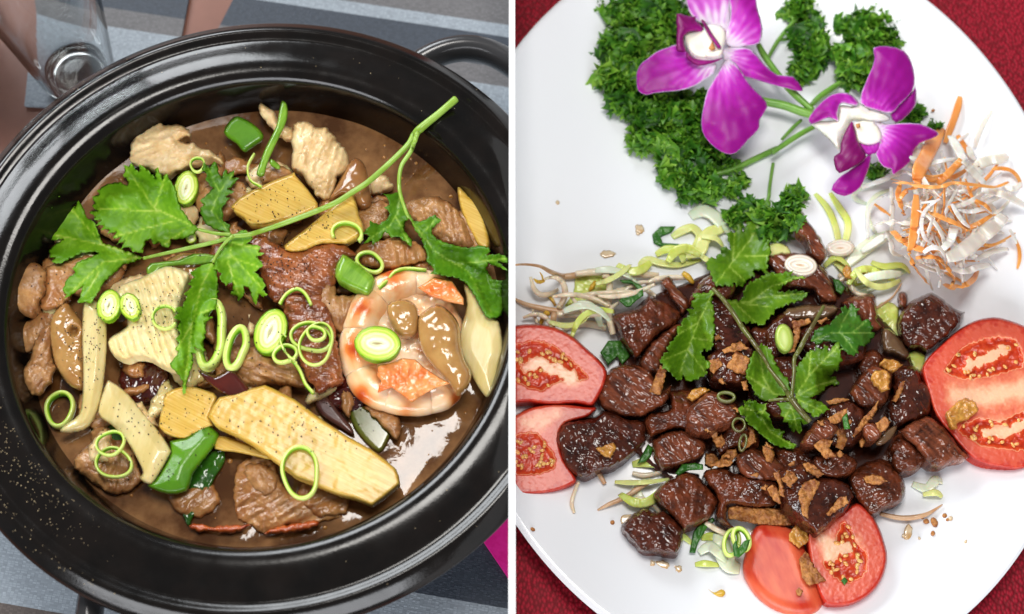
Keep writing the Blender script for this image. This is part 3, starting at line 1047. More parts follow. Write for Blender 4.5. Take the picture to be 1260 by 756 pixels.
# more pieces lying lower in the broth
for k, (pp, th, m_, zz, lb) in enumerate([
    ((58, 332, 85, 318, 120, 314, 152, 322, 146, 348, 110, 362, 78, 356), 8, M_PORK, 57, 'brown pork piece showing under the left cilantro leaves'),
    ((146, 452, 170, 440, 200, 446, 208, 470, 196, 492, 168, 498, 150, 480), 6, M_WINE, 53.5, 'dark piece sunk in the broth below the squid piece'),
    ((205, 318, 240, 308, 268, 318, 262, 344, 228, 352, 206, 340), 8, M_MUSH, 57, 'tan piece hidden behind the downward cilantro leaf'),
    ((262, 300, 300, 296, 330, 306, 338, 340, 306, 356, 274, 350, 258, 326), 9, M_ROAST, 57.5, 'brown piece behind the spreading cilantro leaf'),
    ((240, 240, 270, 222, 300, 226, 306, 250, 280, 268, 250, 266), 7, M_PORK, 56, 'beige piece between the far cilantro leaves'),
    ((205, 255, 235, 248, 246, 268, 228, 282, 204, 276), 6, M_CHICKEN, 55.5, 'pale chicken scrap under the large cilantro leaf'),
    ((305, 212, 330, 198, 352, 206, 348, 226, 318, 234, 304, 228), 6, M_CHICKEN, 56, 'pale scrap just above the far bamboo slice'),
    ((436, 252, 462, 240, 488, 250, 486, 276, 456, 284, 438, 272), 6, M_PORK, 55, 'grey brown scrap right of the wedge of bamboo'),
    ((212, 432, 240, 420, 256, 440, 250, 470, 226, 478, 208, 458), 6, M_ONION, 55.5, 'pale onion scrap below the downward cilantro leaf'),
    ((262, 440, 292, 426, 322, 436, 330, 462, 300, 474, 268, 466), 7, M_PORK, 56, 'grey pork scrap beside the dark red pod'),
    ((404, 470, 430, 452, 452, 470, 448, 500, 420, 506, 402, 492), 6, M_WINE, 54, 'dark sunken piece between roast slice and shrimp'),
    ((372, 596, 402, 594, 430, 612, 424, 632, 392, 636, 368, 618), 6, M_BEEFB, 54, 'brown slice half under the largest bamboo slice'),
    ((206, 600, 232, 590, 262, 596, 270, 620, 244, 638, 214, 628), 5, M_BEEFB, 53, 'thin brown slice behind the dark green pepper strip'),
    ((560, 262, 588, 262, 604, 296, 596, 330, 570, 316, 556, 288), 7, M_PORK, 55.5, 'brown slice beside the leaning bamboo slice'),
    ((98, 486, 120, 476, 150, 490, 146, 520, 116, 530, 98, 512), 6, M_PORK, 54, 'brown piece under the two onion strips'),
    ((188, 246, 160, 256, 130, 262, 120, 282, 150, 300, 186, 292), 7, M_PORK, 55.5, 'brown piece under the largest cilantro leaf'),
]):
    meat('meat_scrap', np.array(pp, float).reshape(-1, 2), th, m_, lb, cat='meat scrap' if m_ not in (M_ONION,) else 'onion', seed=60 + k, z=zz, r=10, rough=1.0)
# onions
o = slab('onion_strip', S('E', 388, 30, 400, 0, 460, 4, 490, 60, 497, 150, 492, 280, 472, 440, 440, 542, 400, 592, 340, 612, 280, 612, 300, 582, 368, 530, 384, 440, 386, 300, 382, 180, 384, 80), 3.0, M_ONION, z=64.5, smooth=3, r=3,
         zfun=lambda x, y, d: 2.0 * np.clip(d / 12, 0, 1) - 4 * np.clip((y - 470) / 60, 0, 1), res=2)
tag(o, 'long curved onion strip standing upright at the left', 'onion')
o = slab('onion_strip', S('E', 455, 520, 490, 385, 520, 378, 600, 440, 680, 540, 740, 610, 792, 690, 790, 715, 722, 833, 690, 853, 650, 828, 665, 800, 640, 740, 580, 640, 520, 580), 3.2, M_ONION, z=62.5, smooth=3, r=3,
         zfun=lambda x, y, d: 1.6 * np.clip(d / 14, 0, 1), res=2)
tag(o, 'wide onion strip slanting down to the bright green pepper', 'onion')
o = slab('onion_strip', S('F', 985, -75, 1030, -60, 1070, 20, 1100, 70, 1150, 100, 1172, 230, 1152, 300, 1142, 420, 1120, 466, 1082, 442, 1040, 380, 1010, 320, 965, 230, 970, 140, 1000, 20), 3.4, M_ONION, z=61.5, smooth=3, r=4, res=2,
         zfun=lambda x, y, d: 1.5 * np.clip(d / 14, 0, 1))
tag(o, 'pale onion piece against the right wall beside the shrimp', 'onion')
# peppers near the front
gp = S('E', 790, 655, 860, 635, 900, 600, 930, 563, 1020, 620, 970, 708, 900, 797, 870, 882, 780, 899, 700, 872, 688, 855, 722, 833, 793, 712)
o = slab('green_pepper_piece', gp, 4, M_PEPPER, z=61, smooth=2, r=4, res=2, zfun=lambda x, y, d: 2.2 * np.clip(d / 16, 0, 1))
tag(o, 'bright green bell pepper piece at the front of the stew', 'pepper piece')

# bamboo shoots
o = slab('bamboo_slice', S('E', 1010, 628, 1100, 648, 1215, 688, 1290, 720, 1260, 740, 1180, 722, 1090, 704, 1000, 690), 3, M_BAMBOO, z=59.5, smooth=2, r=3)
tag(o, 'flat bamboo sliver under the largest bamboo slice', 'bamboo shoot')
o = slab('bamboo_slice', S('E', 770, 432, 862, 398, 960, 418, 1012, 450, 975, 540, 992, 580, 900, 622, 860, 642, 800, 632, 738, 590, 758, 490), 5, M_BAMBOO, z=62, smooth=2, r=3, rough=0.1)
tag(o, 'short bamboo slice just above the bright green pepper', 'bamboo shoot')
o = slab('bamboo_slice', S('px', 256.5, 513, 262, 500, 269.7, 489, 290, 485, 310, 478, 326, 474, 336, 478, 363, 491.7, 397, 517, 429, 538, 458, 554, 474, 566, 487, 577, 491, 586, 492.6, 596, 474, 611, 458, 623, 437, 614, 416, 609, 389, 598, 363, 588, 336, 567, 310, 548, 290, 536, 265, 525),
         7, M_BAMBOO, z=65, smooth=1, r=3, rough=0.1, tilt=(-0.018, -0.01), res=2)
tag(o, 'largest bamboo slice lying across the front of the stew', 'bamboo shoot')
o = slab('bamboo_slice', S('D', -100, 282, 0, 205, 180, 130, 205, 138, 306, 265, 280, 302, 150, 347, 0, 372, -40, 335), 6, M_BAMBOO, z=64, smooth=2, r=3, rough=0.1)
tag(o, 'yellow bamboo slice under the far part of the cilantro stem', 'bamboo shoot')
o = slab('bamboo_slice', S('D', 150, 462, 260, 378, 400, 258, 460, 213, 480, 240, 502, 330, 522, 392, 440, 452, 330, 450, 250, 482, 180, 492), 6, M_BAMBOO, z=65, smooth=2, r=3, rough=0.1)
tag(o, 'wedge shaped bamboo slice between the mushroom and the peppered meat', 'bamboo shoot')
o = slab('chili_skin', S('E', 920, 322, 1000, 352, 1060, 318, 1100, 335, 1165, 420, 1215, 485, 1190, 500, 1150, 492, 1100, 468, 1030, 430, 960, 375), 3.5, M_WINE, smooth=2, r=6, z=66.5)
tag(o, 'dark red shiny pod skin lying above the largest bamboo slice', 'chili')

# ------------------------------------------------------------------ the shrimp
so = S('F', 470, 28, 432, 100, 412, 180, 416, 270, 430, 350, 445, 410, 500, 460, 570, 490, 650, 515, 720, 522, 800, 537, 870, 515, 940, 470, 1005, 430, 1025, 380, 1000, 300, 990, 100, 995, -20, 950, -72, 900, -120, 830, -140, 740, -160, 640, -140, 560, -80, 492, -10)
sc_ = so.mean(0)
root = thing('shrimp', 'curled orange and cream cooked shrimp at the right', 'shrimp', P(sc_[0], sc_[1], 56))


def sh_a(x, y, d):
    a_ = np.full(len(x), 0.22)
    for (cx, cy, rx, ry, k) in [(545, 60, 120, 80, 0.95), (480, 290, 80, 120, 0.9), (860, -70, 150, 80, 1.2), (640, 60, 60, 60, 0.7), (560, 300, 100, 70, 0.6), (800, 340, 130, 90, .7)]:
        c_ = S('F', cx, cy)[0]
        a_ = np.maximum(a_, k * np.exp(-(((x - c_[0]) / (rx / 3.78)) ** 2 + ((y - c_[1]) / (ry / 3.78)) ** 2)))
    a_ = a_ * (0.75 + 0.5 * vnoise(x * .12, y * .12, 3)) + 0.12 * vnoise(x * .3, y * .3, 9)
    return np.clip(a_, 0, 1)


ctr = S('F', 740, 190)[0]


def sh_z(x, y, d):
    ang_ = np.arctan2(y - ctr[1], x - ctr[0])
    seg = np.abs(np.sin(ang_ * 3.6 + 0.5 + 0.02 * np.hypot(x - ctr[0], y - ctr[1]))) ** 0.5
    return 2.4 * (seg - 0.7) * np.clip(d / 6, 0, 1) - 3.0 * np.exp(-(((x - ctr[0] - 8) / 22) ** 2 + ((y - ctr[1] + 4) / 24) ** 2)) + 0.3 * fbm(x * .12, y * .12, 4)


M_SHRT = mk('shrimp_curl', (240, 200, 160), rough=0.2, sss=0.4, sscale=0.004, coat=0.35, bump=0.35, bscale=240,
            ramp=[(0, (246, 222, 190)), (0.25, (240, 190, 138)), (0.55, (226, 132, 64)), (1, (190, 70, 22))])
slab('belly', S('F', 560, 20, 640, -40, 800, -70, 900, -20, 980, 90, 1000, 300, 960, 400, 820, 440, 680, 430, 580, 380, 540, 240), 8, M_SHRT, z=57, smooth=2, r=16, res=2.2, parent=root,
     afun=lambda x, y, d: np.clip(0.16 + 0.2 * fbm(x * .08, y * .08, 5), 0, 1), rough=.6)
spath = S('F', 925, -25, 860, -62, 750, -80, 640, -55, 560, 10, 508, 100, 492, 200, 500, 300, 540, 385, 620, 440, 720, 462, 830, 465, 915, 435, 960, 400)
seg_t = np.linspace(0, 1, 90)
sp = catmull(spath, 8, False)
sp = sp[np.linspace(0, len(sp) - 1, 90).astype(int)]
srad = np.interp(seg_t, [0, .1, .25, .5, .75, .9, 1], [13, 18, 21.5, 23, 20.5, 17, 9]) * (1 + 0.13 * (np.abs(np.sin(seg_t * math.pi * 7)) ** 0.45 - .75))


def sh_col(t_, j_):
    band = np.exp(-((((t_ * 7) % 1) - .5) / .20) ** 2)
    blot = np.clip(0.55 + 0.9 * vnoise(t_ * 9, j_ * 1.2, 4), 0, 1)
    out = np.clip(-j_ * 0.8 + 0.55, 0, 1) if SHRIMP_SIDE < 0 else np.clip(j_ * 0.8 + 0.55, 0, 1)
    return np.clip(0.10 + 0.62 * band * (0.35 + 0.9 * blot) * (0.45 + 0.55 * out) + 0.30 * blot * np.exp(-((t_ - .45) / .2) ** 2) + 0.08 * vnoise(t_ * 60, j_ * 5, 2), 0, 1)


SHRIMP_SIDE = 1
tube('body', sp, srad, M_SHRT, z=53.5, parent=root, flat=0.8, sides=28, sub=2, afun=sh_col)
slab('tail_shell', S('F', 585, 300, 640, 292, 700, 268, 760, 274, 800, 310, 860, 350, 922, 386, 860, 405, 810, 430, 780, 450, 745, 476, 700, 440, 650, 405, 585, 430, 592, 392, 602, 375, 582, 350), 1.6, M_SHELL, z=71, r=2, res=1.8,
     zfun=lambda x, y, d: 0.9 * fbm(x * .13, y * .13, 6), parent=root)
slab('shell_edge', S('F', 770, -60, 850, -110, 930, -90, 985, -10, 985, 20, 900, 5, 830, -20), 2.0, M_SHELL, z=69.5, r=3, res=1.8, zfun=lambda x, y, d: 0.6 * fbm(x * .13, y * .13, 8), parent=root)
o = slab('mushroom', S('F', 630, 22, 700, -5, 760, 18, 778, 80, 762, 150, 700, 172, 648, 122), 9, M_MUSH, z=68.5, smooth=3, r=11, rough=0.4)
tag(o, 'small glossy tan mushroom tucked inside the curl of the shrimp', 'mushroom')
o = slab('mushroom', S('F', 768, 92, 800, 50, 860, 18, 920, 50, 962, 110, 972, 200, 992, 280, 1022, 340, 1002, 402, 950, 432, 918, 382, 868, 330, 808, 260, 778, 190), 12, M_MUSH, z=68.5, smooth=3, r=14, rough=0.6, rfreq=.06)
tag(o, 'large glossy tan mushroom lying on the shrimp', 'mushroom')

# ------------------------------------------------------------------ scallions
def slice_(cx, cy, rx, ry, rot, thick, label, tilt=(0, 0), zz=None, lift=0.0):
    bump_ = lambda x, y, d: 0.18 * np.sin(d * 1.6) * np.clip(d / 2, 0, 1) - 0.8 * np.clip((d - 0.86 * min(rx, ry)) / 2, 0, 1)
    pts = ellipse(cx, cy, rx, ry, rot, 40)
    pts = pts * 1.0 + (rng.random(pts.shape) - 0.5) * 0.6
    z_ = zz if zz is not None else np.percentile(hat(pts[:, 0], pts[:, 1], 3), 70) + thick * 0.3 + lift
    o_ = slab('scallion_slice', pts, thick, M_SCAL, z=z_, r=2.2, res=1.3, zfun=bump_, tilt=tilt)
    return tag(o_, label, 'scallion', 'scallion slices on the stew')


def ring_(pts, wpx, label, flat=2.0, closed=True, lift=0.3, tilt=(0, 0), mat=None):
    pts = np.asarray(pts, float)
    c_ = pts.mean(0)
    an_ = np.arctan2(*(pts - c_).T)
    pts = c_ + (pts - c_) * (1 + 0.05 * np.sin(2 * an_ + rng.uniform(0, 6)) + 0.04 * np.sin(3 * an_ + rng.uniform(0, 6)))[:, None] if closed else pts
    zo = tilt[0] * (pts[:, 0] - c_[0]) + tilt[1] * (pts[:, 1] - c_[1])
    zo = zo - zo.min()
    o_ = tube('scallion_ring', pts, wpx * 0.85, mat or M_RING, closed=closed, flat=flat, sides=10, lift=lift, zoff=zo, sub=3, power=0.7)
    return tag(o_, label, 'scallion', 'thin scallion rings on the stew')


slice_(464.7, 423, 29, 22, 4, 5, 'thick round scallion slice with white core on the shrimp')
slice_(333, 408, 20, 29, 22, 5, 'upright oval scallion slice below the peppered meat')
slice_(134, 376, 15, 20, 15, 4.5, 'scallion slice on the onion strip below the leftmost leaf')
slice_(160, 377, 13, 17, -20, 4.5, 'second scallion slice leaning on the one by the onion strip', tilt=(.1, 0))
slice_(229, 231, 15, 22, 14, 4.5, 'pale scallion slice between two far cilantro leaves')
slice_(235, 293, 7, 7, 0, 3, 'tiny pale scallion slice beside the cilantro stem')
ring_(ellipse(383, 415, 24, 17, 8), 2.6, 'widest ring of the tangled scallion rings on the roast slice')
ring_(ellipse(389, 424, 20, 25, 20), 2.2, 'tall thin ring in the tangle of scallion rings', tilt=(0, .05))
ring_(ellipse(389, 411, 11, 8, 25), 2.4, 'smallest ring inside the tangle of scallion rings')
ring_(ellipse(351, 436, 14, 10, -10), 2.8, 'ring at the left end of the scallion ring tangle')
ring_(ellipse(74, 504, 15, 22, 14), 3.6, 'thick green scallion ring floating near the left wall', flat=2.2)
ring_(ellipse(140, 570, 23, 17, 10), 2.4, 'large scallion ring on the curled pork piece', tilt=(0, -.05))
ring_(ellipse(136, 546, 17, 14, -15), 2.2, 'scallion ring behind the large one on the curled pork')
ring_(ellipse(369.5, 581, 22, 30, -6), 3.2, 'oval scallion ring half on the largest bamboo slice', flat=1.8)
ring_(ellipse(203, 391, 15, 14, 0, 22, 30, 330), 2.2, 'broken curly scallion ring on the pale squid piece', closed=False)
ring_(ellipse(259, 414, 14, 40, 8), 6.5, 'long dark green scallion loop right of the downward cilantro leaf', flat=1.6, tilt=(0, -.03))
ring_(ellipse(291, 428, 10, 25, 14), 5.4, 'narrow green scallion loop above the dark red pod', flat=1.6)
ring_(ellipse(455, 323, 16, 11, 20), 3.0, 'pale scallion ring behind the green scallion barrel', flat=1.4)
ring_(ellipse(427, 288, 18, 13, 10, 22, 150, 390), 2.8, 'yellow scallion ring lying on the wedge of bamboo', closed=False)
ring_(S('D', 590, 660, 630, 630, 668, 585, 730, 572, 812, 580), 2.6, 'curled scallion strip on the back of the shrimp', closed=False)
ring_(S('D', 130, 735, 160, 690, 210, 664, 250, 690, 276, 740), 2.6, 'arched scallion strip over the tangle of rings', closed=False, flat=1.5)
ring_(ellipse(243, 203, 8, 9, 0), 1.8, 'tiny scallion ring near the far chicken piece')
ring_(S('px', 313, 190, 305, 205, 308, 222, 322, 230), 1.8, 'thin scallion curl left of the far bamboo slice', closed=False)
ring_(S('F', 195, 285, 225, 330, 250, 390, 285, 430), 2.6, 'pale scallion strip along the crust of the roast slice', closed=False)
ring_(ellipse(355, 428, 16, 6, 60, 20, 0, 220), 1.8, 'thin scallion curl under the ring tangle', closed=False)
# the barrel
c_ = S('D', 385, 575, 412, 512, 440, 508, 560, 598, 572, 642, 545, 696, 495, 680, 400, 632)
o = slab('scallion_barrel', c_, 9, M_GREENT, smooth=2, r=9, sink=0.25, res=1.6)
tag(o, 'short dark green scallion barrel left of the shrimp back', 'scallion')
o = slab('scallion_leaf', S('C', 700, 545, 830, 530, 900, 500, 1005, 508, 985, 545, 900, 552, 800, 558, 745, 572, 715, 602, 682, 592), 1.6, M_GREENT, smooth=2, r=3, sink=0, res=1.8)
tag(o, 'flat green scallion leaf under the cilantro stem', 'scallion')

# pepper ground over the stew, and its dust on the pot rim: too many to count
def specks(name, pts, zs, size, mat, label):
    V, F = [], []
    for (x, y), z_ in zip(pts, zs):
        w = P(x, y, z_ + 0.15)
        s_ = size * rng.uniform(0.5, 1.5) * 0.001
        b_ = len(V)
        rot = rng.random((3, 3)) - 0.5
        for dv in ((1, 0, 0), (-.8, .3, 0), (0, 1, .2), (0, -.9, 0), (.1, .1, .7), (0, 0, -.6)):
            V.append(w + (np.array(dv) + rot[0] * 0.4) * s_)
        for f in ((0, 2, 4), (2, 1, 4), (1, 3, 4), (3, 0, 4), (2, 0, 5), (1, 2, 5), (3, 1, 5), (0, 3, 5)):
            F.append(tuple(b_ + k for k in f))
    o_ = mesh_obj(name, V, F, mat, smooth=False)
    return tag(o_, label, 'pepper', kind='stuff')


pts = []
for (cx, cy, sx, sy, n_) in [(335, 330, 35, 28, 170), (330, 245, 45, 30, 60), (380, 275, 40, 25, 70), (190, 385, 40, 30, 120), (165, 520, 45, 35, 60), (115, 430, 16, 50, 70), (370, 530, 70, 35, 80),
                             (300, 420, 120, 80, 120), (200, 580, 60, 25, 30), (60, 380, 30, 40, 40), (90, 430, 20, 40, 30), (250, 520, 40, 30, 30), (230, 340, 120, 60, 60)]:
    pts.append(np.column_stack([rng.normal(cx, sx * 0.6, n_), rng.normal(cy, sy * 0.6, n_)]))
pts = np.vstack(pts)
specks('pepper_specks', pts, hat(pts[:, 0], pts[:, 1], 1), 0.33, M_SPECK, 'dark ground pepper scattered over the stew')
aa = rng.normal(math.radians(216), math.radians(17), 520)
rad = rng.uniform(0.117, 0.1445, 520)
pz = np.interp(rad * 1000, [111.8, 113.8, 117, 121, 126, 130, 132.8, 134.4, 135.8, 137.8, 140.4, 143.2, 145.6], [71, 73.6, 75, 75.1, 74, 72.5, 71.2, 70.4, 70.5, 72, 73.2, 72.6, 70.4])
aa2 = rng.uniform(0, 6.28, 90)
rad2 = rng.uniform(0.117, 0.1445, 90)
aa, rad = np.concatenate([aa, aa2]), np.concatenate([rad, rad2])
pz = np.interp(rad * 1000, [111.8, 113.8, 117, 121, 126, 130, 132.8, 134.4, 135.8, 137.8, 140.4, 143.2, 145.6], [71, 73.6, 75, 75.1, 74, 72.5, 71.2, 70.4, 70.5, 72, 73.2, 72.6, 70.4])
wx, wy = PC[0] + rad * np.cos(aa), PC[1] + rad * np.sin(aa)
ok = wx < -0.002
qx, qy = to_px(np.stack([wx, wy, pz * .001], 1))
specks('pepper_dust', np.column_stack([qx, qy])[ok], (pz - 0.1)[ok], 0.26, M_TANSPECK, 'pale pepper dust sprinkled on the near left of the pot rim')

M_OIL = mk('oil', (150, 96, 40), (186, 132, 66), nscale=200, rough=0.04, spec=0.7, coat=0.5, sss=0.2, sscale=0.001)
V, F = [], []
for _ in range(420):
    q_, an_ = math.sqrt(rng.random()) * 0.104, rng.uniform(0, 6.28)
    wx_, wy_ = PC[0] + q_ * math.cos(an_), PC[1] + q_ * math.sin(an_)
    px_, py_ = to_px(np.array([[wx_, wy_, BROTH_Z * .001]]))
    if hat(px_, py_, 2)[0] > BROTH_Z + 0.6 or wx_ > -0.003:
        continue
    rr0 = rng.choice([0.0004, 0.0006, 0.0009, 0.0014]) * rng.uniform(.7, 1.3)
    b0_ = len(V)
    V.append((wx_, wy_, BROTH_Z * .001 + 0.0004 + rr0 * .35))
    for k_ in range(10):
        V.append((wx_ + rr0 * .65 * math.cos(k_ * .628), wy_ + rr0 * .65 * math.sin(k_ * .628), BROTH_Z * .001 + 0.0004 + rr0 * .25))
    for k_ in range(10):
        V.append((wx_ + rr0 * math.cos(k_ * .628), wy_ + rr0 * math.sin(k_ * .628), BROTH_Z * .001 - 0.0006))
    for k_ in range(10):
        k2_ = (k_ + 1) % 10
        F.append((b0_, b0_ + 1 + k_, b0_ + 1 + k2_))
        F.append((b0_ + 1 + k_, b0_ + 11 + k_, b0_ + 11 + k2_, b0_ + 1 + k2_))
o = mesh_obj('oil_droplets', V, F, M_OIL)
tag(o, 'small oil droplets floating on the brown broth', 'oil', kind='stuff')

# ------------------------------------------------------------------ the big cilantro sprig
zt = 70
root = thing('cilantro_sprig', 'large fresh cilantro sprig with a long stem laid across the stew', 'cilantro', P(287, 290, 66))
stem = S('px', 561, 122, 540, 140, 513.6, 162, 500, 181, 458, 220, 431.6, 238, 408, 252, 363, 270, 310, 288, 287, 291, 264, 298, 225, 307, 177, 318)
leaf('leaf', S('C', 668, 520, 600, 490, 540, 470, 480, 450, 455, 400, 440, 350, 400, 330, 385, 280, 362, 245, 350, 285, 318, 228, 305, 255, 270, 230, 262, 270, 275, 300, 240, 285, 248, 330, 225, 345, 235, 375, 200, 395, 195, 435, 250, 440,
               290, 435, 260, 455, 225, 480, 230, 515, 255, 520, 240, 540, 280, 550, 330, 520, 380, 500, 440, 490, 460, 497, 420, 515, 360, 540, 335, 570, 350, 590, 310, 620, 288, 670, 310, 690, 300, 710, 340, 690, 385, 650, 370, 700, 360, 730,
               400, 725, 425, 735, 445, 700, 480, 640, 520, 600, 570, 555, 620, 540),
     [S('C', 668, 520, 480, 460, 300, 260), S('C', 480, 460, 215, 405), S('C', 640, 520, 480, 540, 330, 680), S('C', 470, 560, 400, 700)], M_LEAF, root, teeth=1.0, seed=1)
leaf('leaf', S('C', 1070, 405, 1000, 390, 955, 360, 930, 310, 930, 290, 950, 270, 930, 255, 975, 210, 990, 195, 955, 155, 960, 130, 940, 110, 950, 75, 975, 100, 995, 70, 1010, 85, 1020, 130, 1030, 140, 1050, 105, 1060, 130, 1095, 105, 1085, 145,
               1110, 150, 1080, 190, 1060, 200, 1090, 210, 1050, 235, 1070, 240, 1030, 290, 1040, 310, 1040, 350, 1068, 365),
     [S('C', 1070, 405, 985, 300, 1020, 210, 965, 100), S('C', 1015, 220, 1090, 125)], M_LEAF2, root, teeth=1.0, seed=2, lift=2.5)
leaf('leaf', S('C', 925, 385, 880, 340, 845, 295, 830, 250, 815, 190, 795, 160, 775, 125, 755, 150, 735, 95, 720, 110, 725, 150, 690, 110, 650, 85, 645, 120, 612, 78, 600, 95, 575, 88, 580, 120, 570, 135, 600, 165, 590, 185, 560, 165, 530, 170,
               490, 180, 450, 205, 460, 225, 430, 235, 440, 265, 425, 280, 450, 300, 415, 305, 440, 330, 435, 345, 470, 345, 445, 370, 480, 370, 470, 390, 510, 385, 500, 410, 540, 400, 525, 430, 560, 425, 540, 460, 580, 440, 560, 480, 600, 470,
               620, 490, 665, 500, 680, 440, 700, 430, 715, 460, 740, 450, 760, 470, 790, 470, 800, 440, 850, 430, 905, 412),
     [S('C', 925, 385, 720, 290, 590, 105), S('C', 720, 290, 765, 150), S('C', 750, 305, 440, 290), S('C', 800, 350, 540, 420), S('C', 860, 390, 760, 460)], M_LEAF, root, teeth=1.0, seed=3, lift=2.2)
leaf('leaf', S('C', 990, 540, 950, 550, 910, 570, 880, 590, 905, 610, 875, 640, 890, 655, 855, 690, 870, 700, 845, 745, 815, 750, 830, 778, 805, 798, 840, 818, 820, 848, 840, 868, 815, 898, 835, 913, 815, 948, 830, 958, 800, 998, 790, 1018, 830, 1068,
               850, 1098, 850, 1158, 865, 1148, 870, 1088, 900, 1018, 895, 968, 920, 958, 900, 933, 960, 958, 940, 918, 960, 868, 955, 818, 990, 798, 950, 788, 1000, 758, 1020, 680, 1010, 620, 1010, 580),
     [S('C', 990, 540, 935, 660, 890, 850, 860, 1110), S('C', 905, 800, 820, 960), S('C', 920, 780, 985, 760)], M_LEAF, root, teeth=1.0, seed=5, lift=1.2)
leaf('leaf', S('C', 1085, 420, 1110, 395, 1140, 390, 1180, 430, 1150, 455, 1212, 465, 1207, 490, 1232, 500, 1192, 515, 1217, 535, 1227, 555, 1185, 585, 1202, 600, 1222, 615, 1237, 650, 1222, 670, 1245, 690, 1227, 705, 1205, 690, 1190, 740, 1172, 715,
               1160, 660, 1135, 650, 1140, 690, 1110, 720, 1100, 700, 1070, 690, 1085, 650, 1080, 630, 1050, 650, 1020, 620, 1030, 590, 990, 570, 1000, 530, 1040, 470),
     [S('C', 1085, 420, 1060, 540, 1110, 690), S('C', 1070, 500, 1220, 660), S('C', 1080, 450, 1215, 480), S('C', 1075, 520, 1200, 560)], M_LEAF, root, teeth=1.0, seed=4, lift=2.4)
leaf('leaf', S('D', 690, 212, 680, 215, 640, 225, 610, 220, 635, 250, 640, 275, 615, 285, 640, 310, 630, 340, 590, 365, 545, 345, 550, 370, 515, 405, 545, 420, 520, 455, 560, 440, 555, 465, 600, 430, 620, 400, 650, 425, 680, 420, 740, 470, 745, 440,
               710, 390, 715, 350, 740, 330, 710, 260), [S('D', 690, 212, 680, 300, 640, 370, 535, 440), S('D', 670, 330, 730, 450)], M_LEAF2, root, teeth=1.0, seed=6, lift=3, conform=12)
leaf('leaf', S('D', 725, 325, 760, 350, 800, 345, 850, 320, 885, 345, 840, 380, 835, 400, 860, 430, 900, 450, 960, 465, 1010, 475, 1060, 460, 1100, 470, 1110, 490, 1090, 505, 1150, 500, 1190, 520, 1190, 545, 1150, 540, 1190, 580, 1160, 570, 1100, 545,
               1090, 570, 1120, 620, 1180, 630, 1188, 690, 1182, 748, 1155, 793, 1110, 803, 1090, 798, 1060, 740, 1030, 690, 1000, 640, 940, 610, 830, 595, 850, 570, 810, 540, 815, 500, 790, 440, 760, 390),
     [S('D', 725, 325, 850, 490, 1000, 580, 1120, 790), S('D', 790, 410, 860, 335), S('D', 940, 550, 1180, 525)], M_LEAF2, root, teeth=1.0, seed=7, lift=2.5, conform=14)
tube('stem', stem, [4.6, 4.4, 5.0, 3.8, 3.6, 3.5, 3.4, 3.3, 3.0, 2.9, 2.7, 2.5, 2.0], M_STEM, parent=root, lift=0.6, smoothz=22, sub=8)
tube('stem', S('px', 513.6, 164, 505.7, 186, 493.5, 206, 491.5, 233, 499, 259, 503, 268), [3.2, 2.8, 2.7, 2.6, 2.3, 1.8], M_STEM, parent=root, lift=0.8, smoothz=22, sub=8)
tube('stem', S('C', 1075, 412, 1000, 405, 925, 388), [2.4, 2.2, 2.0], M_STEM, parent=root, lift=0.4, sub=6)
tube('stem', S('C', 1085, 415, 1030, 470, 990, 540), [2.2, 2.0, 1.8], M_STEM, parent=root, lift=0.4, sub=6)
print('LEFT max height', H[PAD:PAD + 756, PAD:PAD + 626].max())
# ------------------------------------------------------------------ materials on the plate
M_BEEF = mk('glazed_beef', (116, 55, 30), (52, 22, 11), nscale=130, ndet=6, rough=0.12, rough2=0.26, spec=0.5, sss=0.1, sscale=0.003, bump=0.8, bscale=300, bdist=0.0022, bdet=1.5, coat=0.2)
M_BEEF2 = mk('glazed_beef_brown', (134, 70, 43), (66, 30, 18), nscale=1, stretch=(90, 330, 110, 0.7), rough=0.12, rough2=0.28, spec=0.5, sss=0.1, sscale=0.003, bump=0.8, bscale=1.0, bdist=0.0022, bdet=1.5, coat=0.2)
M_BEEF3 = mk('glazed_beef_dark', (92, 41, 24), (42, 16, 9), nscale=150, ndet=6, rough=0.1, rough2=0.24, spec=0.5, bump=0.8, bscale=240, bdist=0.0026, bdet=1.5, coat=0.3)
M_FRIED = mk('fried_shallot', (200, 138, 72), (126, 66, 28), nscale=260, ndet=6, rough=0.42, sss=0.2, sscale=0.002, bump=1.0, bscale=520, bdist=0.0014)
M_GARLIC = mk('fried_garlic', (206, 150, 66), (164, 104, 38), nscale=200, rough=0.28, sss=0.3, sscale=0.002, bump=0.4, bscale=400, coat=0.4)
M_SPROUT = mk('bean_sprout', (228, 214, 190), (212, 192, 160), nscale=60, rough=0.2, sss=0.5, sscale=0.003, coat=0.25)
M_SPTAIL = mk('bean_sprout_tail', (206, 172, 136), (178, 132, 92), nscale=80, rough=0.28, sss=0.3, sscale=0.002)
M_SPHEAD = mk('sprout_head', (214, 178, 62), (190, 140, 40), nscale=150, rough=0.28, sss=0.3, sscale=0.002)
M_CABB = mk('cabbage_pale', (224, 222, 150), (206, 212, 120), nscale=90, rough=0.26, sss=0.4, sscale=0.003, bump=0.35, bscale=260, coat=0.2)
M_CABL = mk('cabbage_lime', (190, 206, 84), (218, 222, 140), nscale=80, rough=0.26, sss=0.4, sscale=0.003, bump=0.35, bscale=260, coat=0.2)
M_CABW = mk('cabbage_white', (226, 228, 208), (206, 216, 184), nscale=80, rough=0.24, sss=0.5, sscale=0.003, coat=0.25)
M_CARROT = mk('carrot', (232, 138, 58), (240, 164, 96), nscale=1, stretch=(260, 60, 120, 0.4), rough=0.3, sss=0.35, sscale=0.003, coat=0.2)
M_DAIKON = mk('daikon', (230, 216, 204), (240, 230, 220), nscale=60, rough=0.24, sss=0.55, sscale=0.004, coat=0.3)
